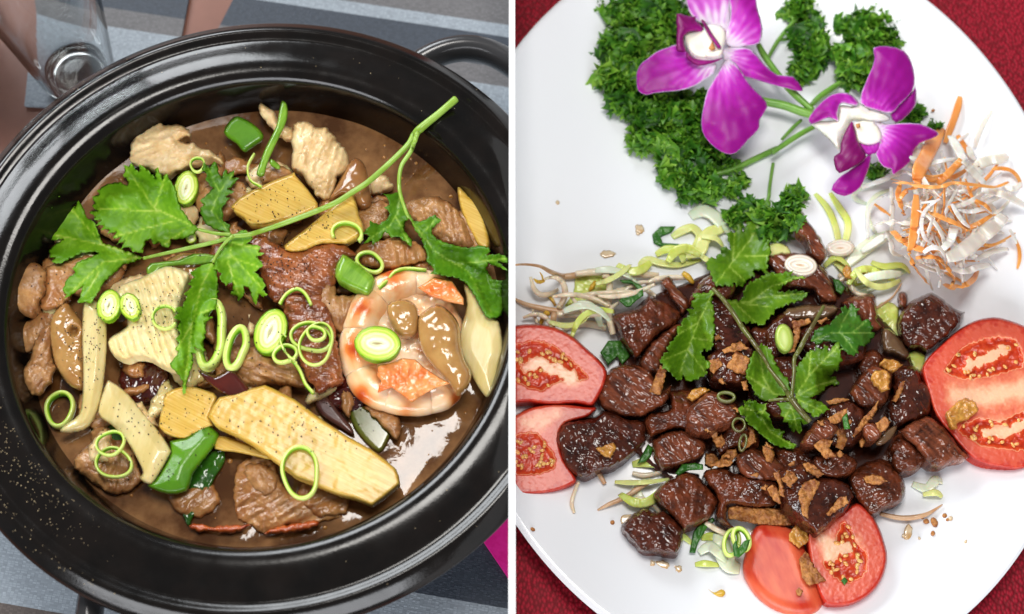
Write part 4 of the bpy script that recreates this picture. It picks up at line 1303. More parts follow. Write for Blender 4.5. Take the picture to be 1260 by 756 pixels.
M_HERB = mk('herb_bit', (40, 96, 28), (70, 128, 40), nscale=200, rough=0.3, transl=0.15, bump=0.3, bscale=600)
M_SHALW = mk('white_onion_slice', (232, 222, 204), rough=0.24, sss=0.4, sscale=0.003, coat=0.3,
             ramp=[(0, (206, 184, 166)), (0.16, (236, 226, 212)), (0.3, (214, 198, 182)), (0.42, (240, 232, 220)), (0.6, (220, 208, 190)), (0.85, (236, 228, 214)), (1, (200, 150, 100))])
M_SCALP = mk('scallion_bit', (180, 200, 100), rough=0.28, sss=0.3, sscale=0.002, ramp=[(0, (140, 170, 56)), (0.3, (188, 206, 104)), (0.5, (168, 190, 80)), (1, (206, 216, 140))])
M_GREYON = mk('cooked_onion', (112, 86, 58), (86, 56, 38), nscale=60, rough=0.18, sss=0.3, sscale=0.003, coat=0.5)
M_TOM = mk('tomato_flesh', (220, 100, 80), rough=0.3, sss=0.4, sscale=0.004, coat=0.0, bump=0.2, bscale=700, bdist=0.0004,
           base2=None, ramp=[(0, (168, 26, 14)), (0.04, (190, 52, 32)), (0.10, (206, 82, 56)), (0.26, (208, 84, 58)), (0.40, (224, 128, 92)), (0.58, (238, 190, 152)), (0.62, (214, 92, 48)), (0.8, (204, 66, 26)), (1, (182, 42, 14))])
M_TOMSKIN = mk('tomato_skin', (184, 40, 18), (218, 100, 64), nscale=1, ndet=3, stretch=(40, 110, 40, 1.2), rough=0.3, sss=0.35, sscale=0.004, coat=0.12, bump=0.12, bscale=200)
M_SEED = mk('tomato_seed', (222, 148, 78), (236, 184, 112), nscale=300, rough=0.16, sss=0.4, sscale=0.002, coat=0.5)
M_PARS = mk('parsley_leaf', (48, 100, 24), rough=0.4, spec=0.4, transl=0.2, ramp=[(0, (30, 72, 14)), (0.35, (60, 116, 26)), (0.7, (106, 160, 42)), (1, (152, 194, 72))])
M_PSTEM = mk('parsley_stem', (92, 140, 48), (120, 166, 70), nscale=100, rough=0.28, sss=0.2, sscale=0.002)
M_CORI = mk('coriander_leaf', (70, 130, 26), rough=0.36, spec=0.45, transl=0.14, bump=0.3, bscale=900, bdist=0.0004,
            ramp=[(0, (82, 126, 16)), (0.5, (112, 152, 30)), (1, (166, 194, 84))])
M_CORID = mk('coriander_leaf_dark', (50, 110, 30), rough=0.3, spec=0.5, transl=0.2, bump=0.3, bscale=900, bdist=0.0004,
             ramp=[(0, (54, 108, 22)), (0.5, (78, 130, 36)), (1, (138, 176, 80))])
M_CORIS = mk('coriander_stem', (104, 112, 50), (86, 76, 40), nscale=90, rough=0.26, coat=0.3)
M_PETAL = mk('orchid_petal', (190, 40, 180), rough=0.4, spec=0.35, sss=0.2, sscale=0.002, transl=0.12, bump=0.15, bscale=900, bdist=0.0003,
             ramp=[(0, (240, 226, 238)), (0.22, (238, 214, 238)), (0.38, (214, 110, 210)), (0.6, (186, 36, 176)), (1, (150, 8, 134))])
M_LIP = mk('orchid_lip', (140, 10, 110), rough=0.42, spec=0.35, sss=0.15, sscale=0.002, ramp=[(0, (232, 200, 226)), (0.25, (176, 40, 150)), (0.5, (146, 8, 118)), (1, (116, 0, 88))])
M_THROAT = mk('orchid_throat', (238, 232, 214), (244, 238, 236), nscale=60, rough=0.4, sss=0.3, sscale=0.002)
M_HEART = mk('orchid_heart', (206, 150, 90), (166, 96, 50), nscale=300, rough=0.4)
M_DROP = mk('sauce_drop', (222, 206, 176), (196, 150, 92), nscale=150, rough=0.1, coat=0.5)


def strip(name, pts, w, mat, label, cat, group=None, flat=0.22, twist=0.0, zoff=None, lift=0.0, taper=0.5, z=None, sm=9, sides=8, up=0.0, arch=0.0):
    """A shred cut from a vegetable: a flat ribbon of real thickness; w is its width in photo pixels."""
    pts = np.asarray(pts, float)
    n = len(pts)
    t_ = np.linspace(0, 1, n)
    prof_ = np.minimum(1, taper + (1 - taper) * np.minimum(t_, 1 - t_) * 4)
    rad = np.asarray(w, float) / 2 * prof_
    zo = (np.zeros(n) if zoff is None else np.asarray(zoff, float)) + arch * np.sin(np.pi * t_)
    o_ = tube(name, pts, rad, mat, flat=flat, twist=twist, zoff=zo, lift=lift, power=0.55, sides=sides, z=z, smoothz=sm, upright=up)
    return tag(o_, label, cat, group)


# ------------------------------------------------------------------ sauce drops on the plate
for k, (x, y, rx, ry) in enumerate([(748, 313, 10, 5), (815, 695, 9, 5), (835, 700, 5, 4), (803, 693, 4, 3), (772, 640, 7, 9), (1117, 655, 10, 5), (735, 340, 6, 4), (787, 282, 5, 6)]):
    pt = ellipse(x, y, rx, ry, 20 * k, 18) + (rng.random((18, 2)) - .5) * 2.2
    o = slab('sauce_drop', pt, 0.5, M_DROP, z=float(hat(np.array([x]), np.array([y]), 2)[0]) + 0.2, smooth=2, res=1.6)
    tag(o, ['faint sauce smear above the bean sprouts', 'sauce drop below the lowest left beef cube', 'small sauce drop right of the drop under the lowest left beef cube', 'tiny sauce drop left of the others under the beef',
            'sauce smear left of the lowest left beef cube', 'pale sauce smear near the bottom right of the meat', 'small pale smear just above the sprouts', 'pale smear left of the dark herb sprig'][k], 'sauce')
o = slab('sprout_head', S('g', 910, 637, 940, 655, 975, 640, 993, 655, 980, 675, 950, 670), 1.6, M_SPHEAD, smooth=3, res=1.2)
tag(o, 'single yellowish sprout seed lying alone on the lower plate', 'seed')
for k, (pp, lb) in enumerate([((775, 315, 790, 305, 810, 325, 805, 350, 785, 345), 'brown crumb below the curved sprout tail at lower right'), ((778, 372, 790, 368, 798, 380, 788, 392, 776, 386), 'tiny brown crumb lowest on the right of the plate'),
                              ((740, 320, 760, 310, 770, 330, 750, 336), 'pale crumb beside the brown crumb at lower right')]):
    o = slab('crumb', S('h', *pp), 1.4, M_FRIED, smooth=2, res=1.0)
    tag(o, lb, 'crumb')

for k in range(26):
    x, y = rng.choice([700, 760, 830, 1120, 1150, 1180, 900]) + rng.uniform(-50, 50), rng.choice([270, 310, 620, 660, 690, 130, 640]) + rng.uniform(-30, 30)
    rx = rng.uniform(1.2, 3.2)
    o = slab('sauce_speck', ellipse(x, y, rx, rx * rng.uniform(.6, 1), 30 * k, 10), 0.5, [M_DROP, M_FRIED][k % 2], smooth=1, res=1.0)
    tag(o, 'tiny brown speck of sauce on the bare white plate', 'speck', 'sauce specks on the plate')

# ------------------------------------------------------------------ cabbage shreds
CG = 'pale cabbage shreds'
for pp, w, m_, lb, tw in [
    (S('c', 598, 575, 606, 545, 640, 528, 700, 545, 780, 552, 880, 528), 11, M_CABB, 'pale cabbage ribbon with a curled end left of the meat', 0.6),
    (S('c', 830, 330, 880, 300, 930, 315, 985, 370, 1015, 400), 19, M_CABW, 'broad whitish green cabbage ribbon below the parsley', 0.5),
    (S('c', 745, 425, 790, 395, 840, 380, 875, 420, 850, 480, 820, 530), 13, M_CABB, 'looping yellowish cabbage ribbon beside the herb scrap', 0.8),
    (S('c', 980, 385, 930, 400, 890, 440, 870, 490, 800, 510), 18, M_CABB, 'yellow cabbage ribbon tucked under the top coriander leaf', -0.5),
    (S('c', 670, 505, 720, 480, 780, 490, 800, 540), 12, M_CABL, 'lime cabbage ribbon beside the small herb scrap', 0.4),
    (S('c', 880, 420, 950, 430, 985, 470), 10, M_CABB, 'short cabbage shred by the top coriander leaf', 0.8),
    (S('d', 238, 222, 290, 280, 325, 350, 345, 425, 350, 470), 9, M_CABL, 'curved green cabbage shred pointing up between orchid and meat', 0.4),
    (S('d', 308, 218, 350, 285, 390, 350, 385, 420, 365, 470), 9, M_CABL, 'second curved green cabbage shred right beside the first', -0.4),
    (S('d', 480, 270, 420, 240, 440, 200, 520, 170, 640, 128), 7, M_CABW, 'pale shred running along the lower edge of the right orchid', 0.3),
    (S('d', 530, 420, 490, 350, 485, 280, 530, 225, 600, 200), 6, M_CABW, 'thin translucent shred arching left of the carrot pile', 0.3),
    (S('d', 380, 560, 440, 500, 520, 440, 610, 400), 17, M_CABW, 'broad white cabbage rib between meat and carrot pile', 0.2),
    (S('d', 440, 695, 520, 640, 600, 595, 660, 580), 13, M_CABW, 'thick whitish cabbage rib lying above the upper right beef cube', 0.2),
    (S('d', 420, 640, 480, 620, 560, 600, 620, 640), 12, M_CABL, 'lime cabbage shred under the whitish rib', 0.5),
    (S('d', 500, 540, 560, 560, 640, 555, 680, 590), 10, M_CABL, 'yellow green cabbage shred at the foot of the carrot pile', 0.6),
    (S('d', 330, 540, 370, 570, 400, 620, 390, 680), 12, M_CABB, 'short pale cabbage curl right of the upper meat', 0.9),
    (S('d', 280, 560, 330, 520, 380, 545, 410, 600), 9, M_CABL, 'small lime cabbage curl beside the white onion slice', 0.9),
    (S('g', 560, 60, 620, 50, 690, 60, 740, 90), 13, M_CABL, 'lime cabbage shred under the beef left of centre', 0.3),
    (S('g', 640, 260, 600, 230, 580, 180, 640, 120), 14, M_CABW, 'whitish cabbage shred left of the lowest beef cubes', 0.4),
    (S('g', 852, 525, 900, 520, 962, 528), 9, M_CABL, 'short lime cabbage shred lowest on the plate', 0.1),
    (S('g', 880, 400, 940, 395, 1000, 420), 12, M_CABL, 'short green cabbage shred beside the bottom scallion rings', 0.3),
    (S('g', 960, 380, 980, 450, 1010, 520, 1060, 545), 24, M_CABW, 'broad translucent cabbage piece left of the bottom tomato', 0.2),
    (S('g', 870, 470, 920, 440, 960, 470, 1000, 510), 14, M_CABW, 'translucent cabbage shred above the lowest lime shred', 0.4),
    (S('h', 690, 150, 760, 170, 800, 130, 830, 140), 13, M_CABW, 'small watery cabbage shred right of the meat', 0.5),
    (S('h', 740, 200, 800, 190, 830, 210), 9, M_CABB, 'pale cabbage bit above the curved sprout tail', 0.3),
]:
    strip('cabbage_shred', pp, w, m_, lb, 'cabbage', CG, twist=tw, flat=0.16, taper=0.6, arch=1.5)
o = slab('cabbage_piece', S('S1', 490, 530, 560, 430, 590, 340, 600, 225, 720, 165, 880, 170, 905, 240, 890, 440, 700, 500, 560, 520), 1.6, M_CABL, smooth=2, r=3, rough=0.5, sink=0.1, tilt=(0.02, 0))
tag(o, 'yellow green cabbage piece under the crossing bean sprouts', 'cabbage')
o = slab('cabbage_piece', S('M4', 372, 235, 450, 195, 545, 250, 530, 380, 560, 480, 605, 560, 500, 480, 430, 400, 375, 345), 2, M_CABL, smooth=2, r=4, rough=0.7, sink=0.1)
tag(o, 'lime green cabbage piece left of the upper right beef cube', 'cabbage')
o = slab('cabbage_piece', S('M4', 600, 640, 640, 580, 700, 580, 750, 620, 730, 700, 690, 750), 2, M_CABL, smooth=2, r=4, rough=0.4, sink=0.1)
tag(o, 'small lime cabbage piece between meat and right tomato', 'cabbage')
o = slab('cucumber_slice', ellipse(957, 313, 17, 14, 10), 2.2, M_CABB, z=10, r=3)
tag(o, 'round pale green slice peeping out under the parsley', 'vegetable slice')

# ------------------------------------------------------------------ bean sprouts
SG = 'bean sprouts on the plate'
for nm, pp, w, m_, lb in [
    ('s', S('S1', 0, 130, 100, 122, 250, 140, 350, 190, 430, 225, 500, 240, 600, 228, 700, 200), [2.5, 3, 4, 5.5, 6.5, 7.5, 8, 8], M_SPTAIL, 'long sprout starting brown at the divider, topmost of the sprouts'),
    ('s', S('S1', 600, 215, 750, 200, 900, 202, 1080, 210, 1260, 222, 1400, 230), [7, 8.5, 9, 9, 8.5, 7], M_SPROUT, 'thick sprout lying level above the herb scraps'),
    ('s', S('S1', 0, 455, 120, 510, 250, 545, 400, 575, 520, 585), [3.5, 5.5, 7, 8, 7.5], M_SPTAIL, 'sprout entering from the divider below the yellow tipped one'),
    ('s', S('S1', 420, 610, 600, 608, 750, 604, 890, 598), [8, 9, 9, 8], M_SPROUT, 'level sprout just above the left tomato'),
    ('s', S('S1', 480, 750, 600, 705, 720, 700, 900, 735), [8, 9, 9, 8], M_SPROUT, 'arched sprout touching the top of the left tomato'),
    ('s', S('S1', 480, 590, 600, 550, 720, 500, 880, 440, 1050, 380, 1205, 335), [7, 8.5, 9.5, 9.5, 9.5, 7], M_SPROUT, 'long sprout slanting up to the herb scraps'),
    ('s', S('S1', 860, 240, 915, 250, 930, 350, 915, 470, 922, 600, 940, 700, 965, 800), [4, 7, 8.5, 9.5, 9.5, 9, 7], M_SPROUT, 'upright sprout crossing over the level ones'),
    ('s', S('S1', 290, 272, 350, 250, 420, 255, 480, 310, 500, 400, 480, 470, 440, 540), [3, 4, 5.5, 7, 7.5, 7, 6], M_SPROUT, 'hooked sprout carrying the yellow seed head'),
    ('s', S('S1', 395, 600, 385, 660, 375, 730), [7, 8, 7], M_SPTAIL, 'short tan sprout standing above the left tomato'),
    ('s', S('S1', 185, 570, 205, 630, 232, 690), [3, 3.5, 3], M_SPROUT, 'thin sprout thread at the top of the left tomato'),
    ('s', S('M1', 880, 240, 820, 180, 760, 130, 720, 100), [4, 6, 6, 4], M_SPROUT, 'pale sprout disappearing behind the upper left beef cube'),
    ('s', S('M1', 720, 60, 820, 20, 960, 10, 1060, 20), [5, 6.5, 6.5, 4], M_SPROUT, 'sprout passing behind the brown meat strip'),
    ('s', S('g', 310, 140, 290, 190, 278, 240, 290, 285), [4, 5, 5, 3.5], M_SPROUT, 'drooping sprout with a yellow tinge under the left beef cube'),
    ('s', S('g', 398, 272, 450, 245, 520, 215, 600, 165, 640, 140), [2, 5, 6, 6, 5], M_SPTAIL, 'tapering brownish sprout pointing left from the lower beef'),
    ('s', S('g', 395, 85, 415, 120, 432, 150), [6, 6, 5], M_SPTAIL, 'short grey sprout stub under the left beef cube'),
    ('s', S('g', 560, 100, 620, 110, 700, 95), [5, 6, 5], M_SPROUT, 'sprout under the beef left of the lower cubes'),
    ('s', S('g', 700, 300, 660, 250, 600, 220, 540, 230), [4, 6, 6, 4], M_SPROUT, 'sprout curling behind the lowest left beef cube'),
    ('s', S('h', 540, 288, 610, 305, 680, 308, 760, 290, 830, 246), [5, 6, 6.5, 5, 1.5], M_SPTAIL, 'curved pointed sprout under the bottom right beef cube'),
    ('s', S('g', 900, 330, 950, 360, 1010, 390), [6, 7, 6], M_SPROUT, 'white sprout under the bottom middle beef'),
    ('s', S('d', 640, 640, 600, 700, 560, 730, 520, 756), [2, 2.5, 2.5, 2], M_SPTAIL, 'thin brown sprout root above the upper right beef cube'),
    ('s', S('d', 350, 600, 400, 650, 440, 690, 520, 700), [5, 6, 6, 5], M_SPROUT, 'sprout right of the upper meat strip'),
    ('s', S('d', 330, 640, 400, 600, 450, 580), [4, 5, 4], M_SPROUT, 'short sprout below the small white onion bulb'),
]:
    o = tube('bean_sprout', pp, np.array(w) * 0.52, m_, sides=10, smoothz=12)
    tag(o, lb, 'bean sprout', SG)
for pp, w, lb in [(S('S1', 195, 262, 240, 292, 300, 282), [0.8, 2.6, 1.6], 'yellow seed head of the hooked sprout'), (S('S1', 255, 200, 275, 235, 285, 272), [.6, 1.2, 1.2], 'thin brown thread above the yellow seed head'),
                  (S('S1', 318, 415, 370, 460, 405, 522), [1.8, 2.2, 1.6], 'brown sprout tail right of the yellow head'), (S('S1', 330, 590, 285, 640, 262, 700), [4, 3.4, 2.2], 'orange yellow seed head above the left tomato'),
                  (S('S1', 790, 290, 765, 335, 735, 375), [2, 3.2, 1.8], 'amber sprout seed on the cabbage piece'), (S('c', 795, 590, 820, 610, 842, 635), [3, 4, 2.4], 'bright yellow sprout seed beside the meat'),
                  (S('d', 430, 575, 470, 590, 500, 620), [1.4, 3, 1.6], 'ochre sprout head above the lime cabbage')]:
    o = tube('sprout_head', pp, w, M_SPHEAD, sides=8)
    tag(o, lb, 'sprout seed', SG)

for k in range(26):
    reg = [(690, 372, 46, 26), (735, 400, 30, 22), (800, 330, 50, 16), (760, 345, 40, 16), (860, 310, 30, 14), (1065, 350, 30, 16), (850, 645, 40, 18), (800, 600, 30, 14)][k % 8]
    x_, y_ = reg[0] + rng.uniform(-1, 1) * reg[2], reg[1] + rng.uniform(-1, 1) * reg[3]
    th_, L_, cv_ = rng.uniform(-.6, .5), rng.uniform(18, 36), rng.uniform(-9, 9)
    dv_, nv_ = np.array([math.cos(th_), math.sin(th_)]), np.array([-math.sin(th_), math.cos(th_)])
    pp = [np.array([x_, y_]) + dv_ * L_ * q_ + nv_ * cv_ * (1 - 2.2 * q_ * q_) for q_ in (-1, -.5, 0, .5, 1)]
    if k % 8 in (0, 3):
        o = tube('bean_sprout', pp, np.array([2, 3.3, 3.8, 3.6, 2.2]) * rng.uniform(.8, 1.05), M_SPROUT, sides=10, smoothz=10)
        tag(o, 'white bean sprout lying in the bed under the meat', 'bean sprout', 'bean sprouts in the bed')
    else:
        strip('cabbage_shred', pp, rng.uniform(7, 12), [M_CABB, M_CABW, M_CABL][k % 3], 'pale cabbage shred lying in the bed under the meat', 'cabbage', 'cabbage shreds in the bed', twist=rng.uniform(-1, 1), flat=.16, taper=.6, arch=1.5)

# ------------------------------------------------------------------ carrot and daikon pile
CGR, DGR = 'orange carrot shreds in the tangled pile', 'white daikon shreds in the tangled pile'
cen = np.array([1168, 268])
for k in range(84):
    a_ = rng.uniform(0, 2 * np.pi)
    r_ = np.array([58, 68]) * np.sqrt(rng.random()) * 0.85
    c0 = cen + r_ * [math.cos(a_), math.sin(a_)]
    th = rng.uniform(0, np.pi)
    L_ = rng.uniform(22, 48)
    cv = rng.uniform(-26, 26)
    dv, nv = np.array([math.cos(th), math.sin(th)]), np.array([-math.sin(th), math.cos(th)])
    pp = [c0 - dv * L_ - nv * cv, c0 - dv * L_ * .35 + nv * cv * .3, c0 + dv * L_ * .35 + nv * cv * .3, c0 + dv * L_ - nv * cv]
    if k % 3 == 0:
        strip('carrot_shred', pp, rng.uniform(3.5, 7), M_CARROT, 'orange carrot shred mixed deep into the pile', 'carrot shred', CGR, twist=rng.uniform(-2, 2), arch=2.5, sm=5, up=rng.uniform(-.6, .6))
    else:
        strip('daikon_shred', pp, rng.uniform(4, 8), M_DAIKON, 'white daikon shred mixed deep into the pile', 'daikon shred', DGR, twist=rng.uniform(-2, 2), arch=2.5, sm=5, up=rng.uniform(-.6, .6))
for mat_, pp, w, lb, tw in [
    ('d', S('K1', 0, 640, 150, 582, 300, 520, 380, 530, 440, 590), 9, 'daikon shred along the lower right edge of the orchid', .3),
    ('d', S('K2', 50, 340, 55, 140, 115, 45, 200, 0), 6, 'thin arched daikon shred at the left of the pile', .3),
    ('d', S('K2', 0, 440, 100, 370, 190, 310, 240, 290), 11, 'pale daikon shred leaving the pile at lower left', .2),
    ('d', S('K2', 230, -60, 240, 60, 235, 160, 230, 300), 8, 'upright translucent daikon shred left in the pile', .3),
    ('d', S('K2', 200, 290, 230, 380, 250, 450, 330, 480), 9, 'daikon shred at the lower left of the pile', .4),
    ('c', S('K2', 100, 70, 160, 115, 225, 160), 6, 'short straight carrot stick poking out on the left', .2),
    ('c', S('K2', 240, 280, 310, 345, 400, 400, 520, 440), 14, 'broad carrot strip low at the left of the pile', .3),
    ('c', S('K2', 300, -90, 285, 0, 310, 90, 330, 160), 10, 'carrot strip standing at the upper left of the pile', .5),
    ('d', S('K2', 90, 238, 150, 215, 250, 212, 390, 222), 13, 'daikon strip running level across the left of the pile', .3),
    ('c', S('K2', 900, 580, 870, 650, 800, 700, 700, 715, 640, 690), 9, 'curved carrot shred at the bottom of the pile', .5),
    ('d', S('K2', 1000, 540, 900, 560, 800, 590, 700, 570), 11, 'daikon strip near the bottom of the pile', .3),
    ('c', S('K2', 1195, 345, 1222, 420, 1225, 500, 1208, 572), 6, 'lone carrot shred hanging off the right of the pile', .3),
    ('d', S('K2', 1150, 270, 1180, 320, 1200, 380), 7, 'short pale shred at the right tip of the pile', .3),
    ('d', S('K2', 1140, 420, 1040, 430, 950, 470, 880, 510), 9, 'translucent daikon shred at the lower right', .2),
    ('c', S('K2', 1015, 155, 920, 215, 840, 255, 780, 290), 8, 'carrot shred beneath the widest daikon piece', .2),
    ('c', S('K2', 680, 85, 730, 160, 780, 240, 810, 300), 9, 'carrot strip slanting down in the middle of the pile', .3),
    ('d', S('K2', 610, 440, 690, 350, 715, 230, 690, 170), 13, 'cream daikon curl in the middle of the pile', .4),
    ('c', S('K2', 515, 130, 600, 165, 720, 215, 845, 272), 9, 'carrot strip crossing the centre of the pile', .3),
    ('d', S('K2', 700, 70, 740, 140, 790, 210, 840, 250), 8, 'daikon strip crossing beside the slanting carrot', .3),
    ('d', S('K2', 560, 390, 490, 330, 465, 230, 490, 130, 560, 60, 610, 30), 6, 'thin daikon loop round the centre of the pile', .4),
    ('d', S('K2', 760, 120, 850, 130, 950, 110, 1000, 140), 8, 'daikon curl right of the centre', .5),
    ('c', S('K2', 880, 40, 960, 80, 1010, 130), 8, 'short amber carrot piece right of the centre', .3),
    ('d', S('K2', 1110, 160, 1040, 230, 940, 310, 830, 400, 740, 460, 660, 490), 24, 'widest daikon piece glistening across the right of the pile', .15),
    ('c', S('K2', 425, 0, 420, 120, 410, 240, 395, 350, 372, 440), 13, 'wide upright carrot strip with pointed end in the pile', .15),
    ('c', S('K2', 420, 490, 500, 480, 590, 490, 660, 560, 715, 640, 690, 725), 8, 'carrot shred bowed over at the bottom of the pile', .4),
    ('d', S('K2', 335, 470, 430, 530, 540, 580, 640, 598), 7, 'daikon shred slanting across the bottom of the pile', .3),
    ('d', S('K2', 480, 450, 540, 410, 610, 420, 650, 480), 9, 'daikon curl above the bowed carrot shred', .5),
    ('d', S('K2', 500, 540, 580, 560, 610, 640, 600, 720), 7, 'daikon curl inside the bottom carrot loop', .5),
    ('c', S('K2', 370, 450, 400, 540, 460, 620, 520, 690), 8, 'carrot shred at the lower left foot of the pile', .4),
    ('c', S('K1', 290, 740, 340, 670, 420, 630, 500, 625), 8, 'carrot shred bent at the upper left of the pile', .3),
    ('c', S('K1', 620, 175, 560, 280, 500, 400, 450, 500, 430, 600), 22, 'broadest carrot strip below the orchid tip', .2),
    ('d', S('K1', 480, 300, 440, 340, 400, 420, 380, 490), 14, 'white shred between the orchid petal and the broad carrot', .2),
    ('d', S('K1', 1010, 40, 950, 130, 900, 240, 880, 330), 8, 'single translucent daikon shred pointing up right', .15),
    ('c', S('K1', 765, -70, 750, 0, 715, 110, 680, 200, 650, 290), 11, 'tall carrot shred pointing up out of the pile', .3),
    ('c', S('K1', 745, 230, 780, 290, 820, 350, 870, 400), 10, 'carrot strip beside the tall carrot shred', .3),
    ('d', S('K1', 830, 215, 770, 260, 730, 290), 5, 'small pale daikon tip beside the tall carrot shred', .2),
    ('d', S('K1', 830, 320, 850, 380, 890, 420), 12, 'short white shred at the top of the pile', .4),
    ('d', S('K1', 1130, 385, 1080, 412, 980, 430, 900, 470, 940, 540), 16, 'white daikon shred with a curled tip at the top right', .3),
    ('c', S('K1', 1010, 498, 1080, 488, 1160, 505, 1215, 560, 1235, 630), 7, 'carrot shred arching at the far right', .3),
    ('d', S('K1', 1240, 600, 1200, 640, 1150, 640, 1100, 600), 9, 'small daikon curl under the arched carrot shred', .4),
    ('d', S('K1', 930, 655, 1040, 672, 1150, 710, 1290, 790), 14, 'long daikon strip leaving the pile at the right', .2),
    ('d', S('K1', 690, 235, 740, 320, 800, 430, 870, 520, 960, 610), 15, 'long daikon strip falling from the tall carrot', .2),
    ('c', S('K1', 770, 415, 700, 500, 640, 560, 590, 610), 11, 'carrot strip slanting above the level one', .2),
    ('c', S('K1', 240, 600, 340, 600, 450, 625, 600, 632, 720, 600, 900, 618, 1040, 630, 1140, 592), 7, 'long level carrot shred across the top of the pile', .4),
]:
    strip('carrot_shred' if mat_ == 'c' else 'daikon_shred', pp, w * .85, M_CARROT if mat_ == 'c' else M_DAIKON, lb, 'carrot shred' if mat_ == 'c' else 'daikon shred', CGR if mat_ == 'c' else DGR,
          twist=tw, flat=0.13, taper=0.62, sm=7, arch=1.2)

# ------------------------------------------------------------------ tomatoes
def tomato(outline, locules, cores, label, z, thick=9, tilt=(0, 0), seeds=26, skin=False, seed=1):
    outline = catmull(np.asarray(outline, float), 3, True)
    c_ = outline.mean(0)
    root_ = thing('tomato_slice', label, 'tomato slice', P(c_[0], c_[1], z - thick / 2), 'tomato slices round the plate')
    L_ = [catmull(np.asarray(l, float), 3, True) for l in locules]
    C_ = [np.asarray(c, float) for c in cores]

    def gel(x, y):
        p = np.stack([x, y], 1)
        g_ = np.zeros(len(x))
        for l in L_:
            g_ = np.maximum(g_, np.where(inside(l, p), np.clip((segdist(p, l) + 1.6 * vnoise(x * .3, y * .3, seed + 4) - .4) / 5, 0, 1), 0))
        for cc in C_:
            g_ = g_ * np.clip((segdist(p, cc, False) - 6 + 4.0 * vnoise(x * .16, y * .16, seed + 6) + 1.5 * vnoise(x * .5, y * .5, seed + 8)) / 7, 0, 1)
        return g_

    def af(x, y, d):
        g_ = gel(x, y)
        p = np.stack([x, y], 1)
        core = np.exp(-((np.min([segdist(p, cc, False) for cc in C_], 0) / 17) ** 2)) if C_ else 0
        a_ = np.clip(d / 26, 0, 1) * 0.26 + 0.33 * core + 0.05 * vnoise(x * .12, y * .12, seed) + 0.04 * vnoise(x * .4, y * .4, seed + 3)
        a_ = np.where(d < 1.2, 0, np.clip(a_, 0.03, 0.57))
        return np.where(g_ > 0.12, np.clip(0.62 + 0.3 * g_ + 0.1 * vnoise(x * .2, y * .2, seed), 0, 1), a_)

    def zf(x, y, d):
        g_ = gel(x, y)
        return -1.5 * g_ + 0.35 * fbm(x * .18, y * .18, seed) * g_ + 0.05 * fbm(x * .3, y * .3, seed + 1)
    if skin:
        slab('skin_side', outline, thick, M_TOMSKIN, z=z, r=20, res=2.4, parent=root_, tilt=tilt)
    else:
        slab('flesh', outline, thick, M_TOM, z=z, r=3.5, res=1.5, zfun=zf, afun=af, parent=root_, tilt=tilt)
    V, F = [], []
    n_ = 0
    for l in L_:
        lo, hi = l.min(0), l.max(0)
        got = 0
        for _ in range(4000):
            if got >= seeds:
                break
            p = lo + rng.random(2) * (hi - lo)
            dl = segdist(p[None], l)[0]
            if not inside(l, p[None])[0] or dl < 2.2 or p[0] < 634 or p[0] > 1275:
                continue
            if C_ and min(segdist(p[None], cc, False)[0] for cc in C_) < 6:
                continue
            got += 1
            h_ = hat(p[None, 0], p[None, 1])[0] + 0.1
            th_ = rng.uniform(0, 6.28)
            w = P(p[0], p[1], h_)
            b_ = len(V)
            sx, sy, sz = 0.0013 * rng.uniform(.8, 1.3), 0.0009 * rng.uniform(.8, 1.2), 0.0007
            for i in range(5):
                ph = math.pi * (i + 0.5) / 5 - math.pi / 2
                for j in range(8):
                    q = 2 * math.pi * j / 8
                    ux, uy, uz = sx * math.cos(ph) * math.cos(q), sy * math.cos(ph) * math.sin(q), sz * math.sin(ph)
                    V.append(w + np.array([ux * math.cos(th_) - uy * math.sin(th_), ux * math.sin(th_) + uy * math.cos(th_), uz]))
            for i in range(4):
                for j in range(8):
                    F.append((b_ + i * 8 + j, b_ + i * 8 + (j + 1) % 8, b_ + (i + 1) * 8 + (j + 1) % 8, b_ + (i + 1) * 8 + j))
            F.append(tuple(b_ + j for j in reversed(range(8))))
            F.append(tuple(b_ + 32 + j for j in range(8)))
    if V:
        s_ = mesh_obj('seeds', V, F, M_SEED, root_)
        s_['kind'] = 'stuff'
    return root_


tomato(S('e', -60, 560, 10, 535, 80, 500, 200, 478, 330, 490, 395, 500, 350, 545, 250, 575, 222, 640, 245, 740, 300, 825, 280, 858, 200, 890, 100, 905, 0, 900, -60, 880),
       [S('e', -20, 650, 60, 615, 130, 625, 180, 690, 205, 770, 120, 810, 0, 800)], [S('e', 60, 560, 200, 520)], 'half hidden tomato slice at the lower left against the divider', 13.5, seed=2, tilt=(0, -0.02))
tomato(S('e', -60, 130, 10, 116, 100, 110, 200, 125, 280, 165, 350, 225, 410, 280, 442, 330, 432, 390, 402, 450, 370, 490, 300, 478, 180, 484, 80, 472, -60, 450),
       [S('e', 0, 215, 60, 192, 140, 188, 230, 232, 300, 298, 358, 360, 300, 378, 225, 380, 180, 400, 130, 425, 50, 400, 0, 350)], [S('e', 70, 310, 130, 290, 200, 320, 270, 350)], 'upper left tomato slice lying on the lower one beside the sprouts', 18, seed=3, tilt=(0, -0.02))
